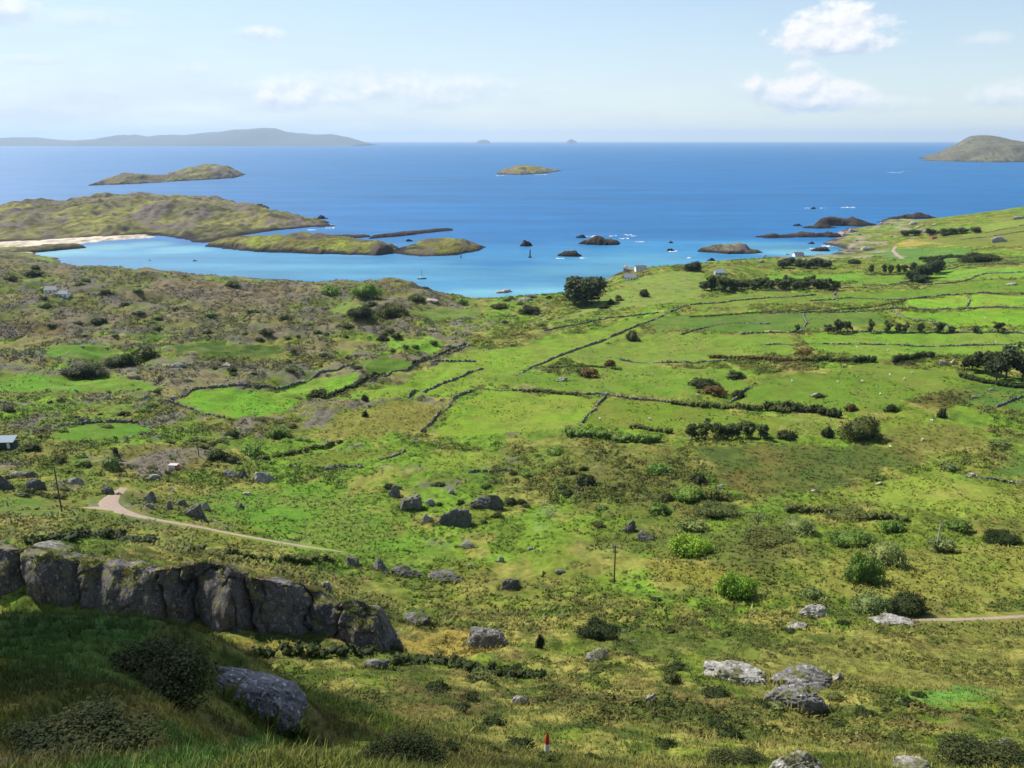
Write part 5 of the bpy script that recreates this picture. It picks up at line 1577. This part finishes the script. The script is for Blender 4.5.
# ------------------------------------------------------------------ buildings
def box(bm, x0, x1, y0, y1, z0, z1):
    v = [bm.verts.new(p) for p in ((x0, y0, z0), (x1, y0, z0), (x1, y1, z0), (x0, y1, z0), (x0, y0, z1), (x1, y0, z1), (x1, y1, z1), (x0, y1, z1))]
    for f in ((0, 3, 2, 1), (4, 5, 6, 7), (0, 1, 5, 4), (1, 2, 6, 5), (2, 3, 7, 6), (3, 0, 4, 7)):
        bm.faces.new([v[i] for i in f])


def bm_obj(name, bm, mat, parent=None):
    me = bpy.data.meshes.new(name); bm.normal_update(); bm.to_mesh(me); bm.free(); me.materials.append(mat)
    return link(name, me, None, parent)


def house(px, base, wpx, rz, label, wall='white', roof='slate', name='house', cat='house', depth=.6, hfac=1.0):
    p = cast(px, base)[0]; k = depth_of(p) / F
    L = wpx * k; W = L * depth; Hh = 2.6 * hfac
    e = bpy.data.objects.new(name, None); COL.objects.link(e); e.location = (p[0], p[1] + W / 2, p[2] - .1); e.rotation_euler = (0, 0, rz)
    tag(e, label, cat)
    bm = bmesh.new(); box(bm, -L / 2, L / 2, -W / 2, W / 2, -1, Hh)
    for s in (-1, 1):
        x = s * L / 2
        v = [bm.verts.new(q) for q in ((x, -W / 2, Hh), (x, W / 2, Hh), (x, 0, Hh + W * .42))]
        bm.faces.new(v if s > 0 else v[::-1])
    bm_obj('wall', bm, M[wall], e)
    bm = bmesh.new(); rh = W * .42
    for s in (-1, 1):
        q = [(-L / 2 - .2, s * (W / 2 + .3), Hh - .2), (L / 2 + .2, s * (W / 2 + .3), Hh - .2), (L / 2 + .2, 0, Hh + rh + .08), (-L / 2 - .2, 0, Hh + rh + .08)]
        v = [bm.verts.new(a) for a in q] + [bm.verts.new((a[0], a[1], a[2] + .15)) for a in q]
        for f in ((0, 1, 2, 3), (7, 6, 5, 4), (0, 4, 5, 1), (1, 5, 6, 2), (2, 6, 7, 3), (3, 7, 4, 0)):
            bm.faces.new([v[i] for i in f])
    ro = bm_obj('roof', bm, M[roof], e)
    bm = bmesh.new()
    box(bm, L / 2 - 1.0, L / 2 - .3, -.3, .3, Hh + rh - .4, Hh + rh + .9)
    bm_obj('chimney', bm, M[wall], ro)
    nw = max(2, int(L / 3))
    for i in range(nw):
        cx = -L / 2 + L * (i + .5) / nw
        bm = bmesh.new()
        if i == nw // 2:
            box(bm, cx - .45, cx + .45, -W / 2 - .04, -W / 2 + .05, 0, 2.0); bm_obj('door', bm, M['door'], e)
        else:
            box(bm, cx - .5, cx + .5, -W / 2 - .04, -W / 2 + .05, .9, 2.0); bm_obj('window', bm, M['glass'], e)
    return e


house(641, 271, 11, .1, 'white cottage beside a pale rock at the shore edge')
house(631, 280, 12, -.3, 'small white ruin like cottage below the other cottage', hfac=1.1)
house(720, 275, 10, .05, 'low grey roofed house in the coastal field', wall='metal', roof='paleroof')
house(799, 257, 10, .2, 'white house with dark gable above the cove')
house(934, 239, 6, .3, 'tiny red roofed house behind the small yellow field', wall='redroof', roof='redroof')
house(50, 293, 12, .1, 'pale building half hidden by a bright bush on the far moor')
house(63, 297, 10, -.1, 'long pale shed right of the moor building', roof='paleroof')
shrub_at(43, 293, 14, 9, 'yellow green bush in front of the pale moor building', 'bright')


def shed():
    p = cast(3, 450)[0]; k = depth_of(p) / F
    L, W, Hh = 21 * k, 3.0, 10 * k
    e = bpy.data.objects.new('shed', None); COL.objects.link(e); e.location = (p[0], p[1] + W / 2, p[2] + .5); e.rotation_euler = (0, 0, .06)
    tag(e, 'dark green shed with pale blue roof at the left edge', 'shed')
    bm = bmesh.new(); box(bm, -L / 2, L / 2, -W / 2, W / 2, -.6, Hh * .66); bm_obj('wall', bm, M['green'], e)
    bm = bmesh.new(); q = [(-L / 2 - .2, -W / 2 - .25, Hh * .64), (L / 2 + .2, -W / 2 - .25, Hh * .64), (L / 2 + .2, W / 2 + .25, Hh * 1.05), (-L / 2 - .2, W / 2 + .25, Hh * 1.05)]
    v = [bm.verts.new(a) for a in q] + [bm.verts.new((a[0], a[1], a[2] + .14)) for a in q]
    for f in ((3, 2, 1, 0), (4, 5, 6, 7), (0, 1, 5, 4), (1, 2, 6, 5), (2, 3, 7, 6), (3, 0, 4, 7)): bm.faces.new([v[i] for i in f])
    bm_obj('roof', bm, M['paleroof'], e)
    bm = bmesh.new(); box(bm, L / 2 - 2.2, L / 2 - 1.2, -W / 2 - .05, -W / 2 + .04, 0, Hh * .55); bm_obj('door', bm, M['white'], e)


shed()


def hut():
    p = cast(173, 470)[0]; k = depth_of(p) / F
    L, W, Hh = 8.5 * k, 1.8, 5 * k
    e = bpy.data.objects.new('hut', None); COL.objects.link(e); e.location = (p[0], p[1] + W / 2, p[2] - .05); e.rotation_euler = (0, 0, -.1)
    tag(e, 'small whitish hut with reddish end on the slope above the track', 'hut')
    bm = bmesh.new(); box(bm, -L / 2, L / 2 - .6, -W / 2, W / 2, -.4, Hh); bm_obj('wall', bm, M['white'], e)
    bm = bmesh.new(); box(bm, L / 2 - .597, L / 2, -W / 2, W / 2, -.4, Hh * .97); bm_obj('end_panel', bm, M['redroof'], e)
    bm = bmesh.new(); box(bm, -L / 2 - .1, L / 2 + .1, -W / 2 - .1, W / 2 + .1, Hh + .003, Hh + .09); bm_obj('roof', bm, M['hutroof'], e)


hut()


def pole(px, base, hpx, label, arm=False, mat='wood'):
    p = cast(px, base)[0]; k = depth_of(p) / F; Hh = hpx * k * 1.1
    e = bpy.data.objects.new('utility_pole', None); COL.objects.link(e); e.location = p
    tag(e, label, 'pole')
    v, f = tube([(0, 0, -.5), (0, 0, Hh * .5), (0, 0, Hh)], .2, .14, 8)
    link('pole_shaft', np_mesh('pole_shaft', v, [f], None, True), M[mat], e)
    if arm:
        bm = bmesh.new(); box(bm, -.9, .9, -.07, .07, Hh - .45, Hh - .3); bm_obj('cross_arm', bm, M['wood'], e)
        for s in (-.8, 0, .8):
            v, f = tube([(s, 0, Hh - .297), (s, 0, Hh - .1), (s, 0, Hh + .05)], .07, .05, 6)
            link('insulator', np_mesh('insulator', v, [f]), M['white'], e)
        v, f = tube([(-.32, -.1, Hh - 1.3), (-.32, -.1, Hh - .9), (-.32, -.1, Hh - .5)], .26, .26, 8)
        link('transformer', np_mesh('transformer', v, [f]), M['metal'], e)


pole(614, 583, 38, 'utility pole with pale transformer at its top, in the middle of the picture', True)
pole(62, 512, 44, 'thin utility pole left of the track bend')
pole(936, 551, 28, 'pale utility pole among bushes at the right', mat='metal')
pole(199, 457, 20, 'dark utility pole behind the trackside slope', True)
pole(68, 293, 12, 'utility pole beside the pale moor buildings')


def marker():
    p = cast(547, 757)[0]; k = depth_of(p) / F; Hh = 13 * k * 1.9; r = Hh * .11
    e = bpy.data.objects.new('marker_post', None); COL.objects.link(e); e.location = (p[0], p[1], p[2] + .2)
    tag(e, 'small white marker post with red tip in the foreground grass', 'marker')
    v, f = tube([(0, 0, -.3), (0, 0, Hh * .3), (0, 0, Hh * .55)], r, r * .95, 8); link('post', np_mesh('post', v, [f], None, True), M['white'], e)
    v, f = tube([(0, 0, Hh * .55), (0, 0, Hh * .75), (0, 0, Hh * .97), (0, 0, Hh)], r * .98, r * .35, 8); link('tip', np_mesh('tip', v, [f], None, True), M['red'], e)


marker()

# ------------------------------------------------------------------ sea marks, boats, foam
def beacon(px, base, hpx, label, rock=True):
    q = sea_pt(px, base); p = np.array([q[0], q[1], 0]); k = depth_of(p) / F; Hh = hpx * k
    e = bpy.data.objects.new('beacon', None); COL.objects.link(e); e.location = p
    tag(e, label, 'beacon')
    v, f = tube([(0, 0, -1), (0, 0, Hh * .5), (0, 0, Hh)], Hh * .13, Hh * .08, 8); link('post', np_mesh('post', v, [f], None, True), M['hull'], e)
    v, f = tube([(0, 0, Hh * .99), (0, 0, Hh * 1.08), (0, 0, Hh * 1.2)], Hh * .14, Hh * .03, 8); link('topmark', np_mesh('topmark', v, [f], None, True), M['hull'], e)
    v, f = tube([(0, 0, -1.2), (0, 0, .2), (0, 0, Hh * .14)], Hh * .32, Hh * .2, 10); link('base', np_mesh('base', v, [f], None, True), M['searock'], e)


beacon(530, 257.5, 7, 'tall dark beacon post standing in open bay water')
beacon(461, 257.5, 4, 'small dark beacon at the end of the grassy island')


def boat(px, base, wpx, label, mast=False, rz=0.2):
    q = sea_pt(px, base); k = depth_of((q[0], q[1], 0)) / F; L = wpx * k
    e = bpy.data.objects.new('boat', None); COL.objects.link(e); e.location = (q[0], q[1], 0); e.rotation_euler = (0, 0, rz)
    tag(e, label, 'boat')
    n = 9; V = []
    for i in range(n):
        t = i / (n - 1); w = L * .17 * (1 - (max(t - .35, 0) / .65) ** 2.2) * (.8 + .2 * min(1, t * 4)); x = (t - .5) * L; s = .09 * L * (1 + .35 * t * t)
        V += [(x, -w, s), (x, -w * .7, 0), (x, 0, -.05 * L), (x, w * .7, 0), (x, w, s), (x, 0, s - .03 * L)]
    V = np.array(V); Fc = [(i * 6 + j, (i + 1) * 6 + j, (i + 1) * 6 + (j + 1) % 6, i * 6 + (j + 1) % 6) for i in range(n - 1) for j in range(6)]
    link('hull', np_mesh('hull', V, [np.array(Fc)]), M['hull'], e)
    bm = bmesh.new(); box(bm, -L * .22, L * .08, -L * .09, L * .09, L * .06, L * .24); bm_obj('cabin', bm, M['hull'] if not mast else M['white'], e)
    if mast:
        v, f = tube([(0, 0, L * .06), (0, 0, L * .6), (0, 0, L * 1.1)], L * .03, L * .015, 6); link('mast', np_mesh('mast', v, [f]), M['hull'], e)


boat(195, 261, 5, 'dark boat moored in the turquoise bay, right of a smaller one')
boat(150, 260.5, 3, 'tiny dark boat moored nearest the beach')
boat(422, 279, 9, 'dark boat with a mast moored behind the shore point', True)
boat(905, 172, 3, 'small boat at the head of a white wake far out', True, math.pi)


def foam():
    m, nt, b = new_mat('foam'); b.inputs['Base Color'].default_value = (.75, .77, .78, 1); b.inputs['Roughness'].default_value = .9
    Vs, Fs, o = [], [], 0
    rg = np.random.default_rng(9)
    specs = [(588, 236.5, 14, 2.2), (598, 238, 10, 1.6), (613, 236, 7, 1.2), (628, 235, 8, 1.2), (624, 238.5, 9, 1), (634, 236, 5, 1), (848, 207.5, 17, 1.0), (822, 208, 6, .9), (808, 208, 6, .9), (894, 172.5, 14, .8), (905, 171.6, 8, .8),
             (672, 251.5, 10, 1.2), (815, 249, 16, 1.8), (828, 246, 12, 1.6), (330, 228, 9, 1), (318, 218.5, 10, .9), (330, 225, 8, 1), (312, 230, 8, .8), (935, 220, 6, .8), (690, 258, 6, .8), (640, 242, 8, .8),
             (583, 258, 8, .6), (560, 258.4, 8, .6), (1000, 214, 6, .8), (500, 175.6, 8, .5), (540, 174.5, 12, .5)]
    for px, ry, w, h in specs:
        for j in range(int(5 + w * 1.2)):
            cx, cy = px + rg.uniform(-.5, .5) * w, ry + rg.uniform(-.5, .5) * h
            q = sea_pt(cx, cy); k = depth_of((q[0], q[1], 0)) / F
            rx, ry_ = rg.uniform(.4, 1.3) * k * min(w / 8, 1.4), rg.uniform(.15, .32) * k * 4
            n = 9; a = np.arange(n) / n * 2 * math.pi; rr = rg.uniform(.5, 1.2, n)
            v = np.stack([q[0] + np.cos(a) * rx * rr, q[1] + np.sin(a) * ry_ * rr, np.full(n, .05 + .012 * j)], 1)
            v = np.concatenate([v, [[q[0], q[1], .25 + .012 * j]]])
            Vs.append(v); Fs.append(np.array([(o + i, o + (i + 1) % n, o + n) for i in range(n)])); o += n + 1
    ob = link('foam', np_mesh('foam', np.concatenate(Vs), [np.concatenate(Fs)]), m)
    tag(ob, 'white surf around the rocks and wakes on the sea', 'foam', kind='stuff')


foam()

# ------------------------------------------------------------------ sheep
def sheep_mesh():
    me = bpy.data.meshes.new('sheep_skin')
    v = [(0, 0, .62), (.38, 0, .64), (.6, 0, .78), (.78, 0, .76), (-.4, 0, .62)] + [(.32, .13, .3), (.32, .13, .02), (.32, -.13, .3), (.32, -.13, .02), (-.36, .14, .3), (-.38, .14, .02), (-.36, -.14, .3), (-.38, -.14, .02)]
    e = [(0, 1), (1, 2), (2, 3), (0, 4), (1, 5), (5, 6), (1, 7), (7, 8), (4, 9), (9, 10), (4, 11), (11, 12)]
    me.from_pydata(v, e, []); o = bpy.data.objects.new('tmp', me); COL.objects.link(o)
    md = o.modifiers.new('s', 'SKIN'); sv = me.skin_vertices[0].data
    for i, r in enumerate((.27, .25, .13, .08, .24, .07, .04, .07, .04, .07, .04, .07, .04)): sv[i].radius = (r, r)
    sv[0].use_root = True
    o.modifiers.new('b', 'SUBSURF').levels = 1
    dg = bpy.context.evaluated_depsgraph_get(); m2 = bpy.data.meshes.new_from_object(o.evaluated_get(dg))
    bpy.data.objects.remove(o); m2.materials.clear(); m2.materials.append(M['wool']); m2.name = 'sheep'
    return m2


SHEEP = sheep_mesh()
for px, ry, s in ((792, 382, 1), (890, 376, 1), (912, 374, 1), (838, 383, 1), (862, 382, 1), (880, 395, 1), (904, 380, 1), (857, 348, 1), (888, 351, 1), (932, 422, 1), (922, 441, 1), (890, 448, 1), (985, 319, 1), (1008, 321, 1), (996, 343, 1), (930, 255, 1),
                  (950, 251, 1), (975, 249, 1), (697, 396, 1), (650, 420, 1), (600, 420, 1), (627, 375, 1), (652, 375, 1), (765, 347, 1), (700, 350, 1)):
    p = cast(px, ry)[0]
    o = bpy.data.objects.new('sheep', SHEEP); COL.objects.link(o); o.location = (p[0], p[1], p[2] - .02); o.rotation_euler = (0, 0, random.uniform(0, 6.28)); o.scale = (1.25, 1.25, 1.25)
    tag(o, 'white sheep grazing in the fenced green pastures', 'sheep', 'sheep in the pastures')

# ------------------------------------------------------------------ light, sky, air
SUN_AZ, SUN_EL = -50.0, 48.0
sv = Vector((math.sin(math.radians(SUN_AZ)) * math.cos(math.radians(SUN_EL)), math.cos(math.radians(SUN_AZ)) * math.cos(math.radians(SUN_EL)), math.sin(math.radians(SUN_EL))))
ld = bpy.data.lights.new('sun', 'SUN'); ld.energy = 4.4; ld.angle = math.radians(.55); ld.color = (1, .95, .87)
so = bpy.data.objects.new('sun', ld); COL.objects.link(so); so.rotation_euler = (-sv).to_track_quat('-Z', 'Y').to_euler()

# unseen puffs added overhead, placed so that their shade lies on the foreground
def shade_cloud(name, puffs, alt, label, seed):
    rg = np.random.default_rng(seed); parts = []
    for gx, gy, r in puffs:
        g = Vector((gx, gy, 110)); c = g + sv * ((alt - 110) / sv.z)
        for k in range(5):
            D, F3 = ICO[4]
            s = r * rg.uniform(.55, .8); off = rg.normal(size=3) * r * .32 * [1, 1, .35]
            rr = 1 + .35 * (fbm(D[:, 0] * 2 + k + gx, D[:, 1] * 2 + D[:, 2] * 2, seed + k, 4) - .5)
            q = D * rr[:, None] * s * np.array([1, 1, .5]) + np.array(c[:]) + off
            parts.append((q, F3))
    V, Fs = join(parts)
    m = mat_plain('shade_cloud', (.85, .85, .86), 1.0, .05, .02); cn = m.node_tree
    tp = nd(cn, 'ShaderNodeBsdfTransparent'); mx = nd(cn, 'ShaderNodeMixShader'); mx.inputs[0].default_value = .955
    cn.links.new(cn.nodes['Principled BSDF'].outputs[0], mx.inputs[1]); cn.links.new(tp.outputs[0], mx.inputs[2])
    cn.links.new(mx.outputs[0], cn.nodes['Material Output'].inputs['Surface'])
    tag(link(name, np_mesh(name, V, Fs, None, True), m), label, 'shade_cloud', kind='structure')


shade_cloud('shade_cloud', [(-95, 60, 40), (-60, 62, 34), (-30, 64, 32), (-80, 20, 42), (-45, 22, 36), (-20, 35, 30), (-14, 8, 26), (-60, -20, 40), (-120, 20, 50), (-20, -15, 34), (-4, 4, 24), (0, -16, 26), (-30, 0, 36), (-10, 8, 30), (-18, -4, 30), (2, 14, 20), (-14, 16, 30), (-24, 10, 30), (-6, 18, 22)], 960, 'unseen puffs added overhead for shading the near slope', 71)

w = bpy.data.worlds.new('World'); SC.world = w; w.use_nodes = True
nt = w.node_tree; bg = nt.nodes['Background']
sky = nd(nt, 'ShaderNodeTexSky', sky_type='NISHITA'); sky.sun_disc = False
sky.sun_elevation = math.radians(SUN_EL); sky.sun_rotation = math.radians(SUN_AZ); sky.air_density = 1.0; sky.dust_density = 0.0; sky.ozone_density = 1.5
tc = nd(nt, 'ShaderNodeTexCoord'); sp = nd(nt, 'ShaderNodeSeparateXYZ'); nt.links.new(tc.outputs['Generated'], sp.inputs[0])
az = mathn(nt, 'ARCTAN2', sp.outputs['X'], sp.outputs['Y']); el = mathn(nt, 'ARCSINE', sp.outputs['Z'])
cb = nd(nt, 'ShaderNodeCombineXYZ'); nt.links.new(mathn(nt, 'MULTIPLY', az, 1.0), cb.inputs[0]); nt.links.new(mathn(nt, 'MULTIPLY', el, 1.5), cb.inputs[1])
puff = noise_node(nt, 26, 7, .58, cb.outputs[0]); wisp = noise_node(nt, 7, 6, .6, cb.outputs[0], (1, 3.2, 1))
cb2 = nd(nt, 'ShaderNodeVectorMath', operation='ADD'); nt.links.new(cb.outputs[0], cb2.inputs[0]); cb2.inputs[1].default_value = (-.006, .012, 0)
puff2 = noise_node(nt, 26, 7, .58, cb2.outputs[0])


def azel(px, py):
    u, v = (px - 512) / F, (384 - py) / F
    d = np.array([u, CT + v * ST, -ST + v * CT]); d /= np.linalg.norm(d)
    return math.atan2(d[0], d[1]), math.asin(d[2])


SKYW = 7.6          # brightness of a sunlit cloud in the sky's own units
col = sky.outputs['Color']
# thin veil over the whole lower sky, thicker to the left
veil = mathn(nt, 'MULTIPLY', maprange(nt, wisp, .3, .75, .6, 1.0), maprange(nt, el, 0.02, .24, 1.0, .25), True)
veil = mathn(nt, 'MULTIPLY', veil, maprange(nt, az, -.6, .6, 1.15, .55), True)
col = mixc(nt, veil, col, (SKYW * .66, SKYW * .75, SKYW * .85))
CLOUDS = [  # px, py, half width, half height up, half height down, strength, edge
    (832, 42, 66, 36, 14, 1.0, .32), (806, 96, 72, 30, 18, 1.0, .45), (390, 90, 170, 22, 24, .85, .9), (283, 97, 44, 22, 16, .85, .6), (260, 34, 24, 10, 9, .7, .6), (2, 10, 36, 26, 20, .8, .6),
    (1008, 94, 34, 16, 14, .65, .6), (985, 40, 26, 10, 8, .35, .7), (30, 60, 30, 6, 6, .35, .8), (198, 70, 22, 8, 8, .35, .8), (890, 106, 50, 10, 8, .35, .7), (95, 20, 60, 14, 10, .3, .8)]
for px, py, hw, hu, hd, stg, ed in CLOUDS:
    a0, e0 = azel(px, py); k = 1 / F
    dx = mathn(nt, 'DIVIDE', mathn(nt, 'SUBTRACT', az, a0), hw * k)
    dy = mathn(nt, 'SUBTRACT', el, e0)
    up = mathn(nt, 'DIVIDE', mathn(nt, 'MAXIMUM', dy, 0.0), hu * k); dn = mathn(nt, 'DIVIDE', mathn(nt, 'MINIMUM', dy, 0.0), hd * k)
    rr = mathn(nt, 'ADD', mathn(nt, 'POWER', mathn(nt, 'ABSOLUTE', dx), 2.0), mathn(nt, 'ADD', mathn(nt, 'MULTIPLY', up, up), mathn(nt, 'MULTIPLY', dn, dn)))
    e = mathn(nt, 'ADD', mathn(nt, 'SUBTRACT', .75, rr), mathn(nt, 'MULTIPLY', mathn(nt, 'SUBTRACT', puff, .5), 1.9))
    fac = mathn(nt, 'MULTIPLY', maprange(nt, e, 0.0, ed, 0.0, 1.0), stg, True)
    lit = mathn(nt, 'ADD', maprange(nt, mathn(nt, 'ADD', dn, up), -.7, .45, .0, .95), mathn(nt, 'MULTIPLY', mathn(nt, 'SUBTRACT', puff, puff2), 3.0), True)
    cc = mixc(nt, lit, (SKYW * .60, SKYW * .71, SKYW * .86), (SKYW * 1.0, SKYW * 1.0, SKYW * .99))
    col = mixc(nt, fac, col, cc)
nt.links.new(col, bg.inputs['Color']); bg.inputs['Strength'].default_value = .076

# the air itself
bm = bmesh.new(); box(bm, -60000, 60000, -300, 72000, -14, 800)
hz_ = bpy.data.meshes.new('haze'); bm.to_mesh(hz_); bm.free()
hm = bpy.data.materials.new('haze'); hm.use_nodes = True; hn = hm.node_tree; hn.nodes.clear()
ou = hn.nodes.new('ShaderNodeOutputMaterial'); pv = hn.nodes.new('ShaderNodeVolumePrincipled')
pv.inputs['Color'].default_value = (.56, .76, 1.0, 1); pv.inputs['Density'].default_value = 2.3e-5; pv.inputs['Anisotropy'].default_value = .2
hn.links.new(pv.outputs[0], ou.inputs['Volume']); hz_.materials.append(hm)
tag(link('haze', hz_), 'thin sea haze over the whole bay', 'haze', kind='stuff')

# ------------------------------------------------------------------ camera and render
cd = bpy.data.cameras.new('camera'); cd.sensor_width = 36; cd.lens = 36 * F / 1024; cd.clip_start = .2; cd.clip_end = 200000
co = bpy.data.objects.new('camera', cd); COL.objects.link(co); co.location = (0, 0, HC); co.rotation_euler = (math.pi / 2 - TH, 0, 0)
SC.camera = co
SC.view_settings.view_transform = 'Standard'; SC.view_settings.look = 'None'; SC.view_settings.gamma = 1; SC.view_settings.exposure = .86
SC.render.engine = 'CYCLES'
SC.cycles.max_bounces = 6; SC.cycles.diffuse_bounces = 3; SC.cycles.glossy_bounces = 2; SC.cycles.transmission_bounces = 2; SC.cycles.transparent_max_bounces = 32; SC.cycles.volume_bounces = 0
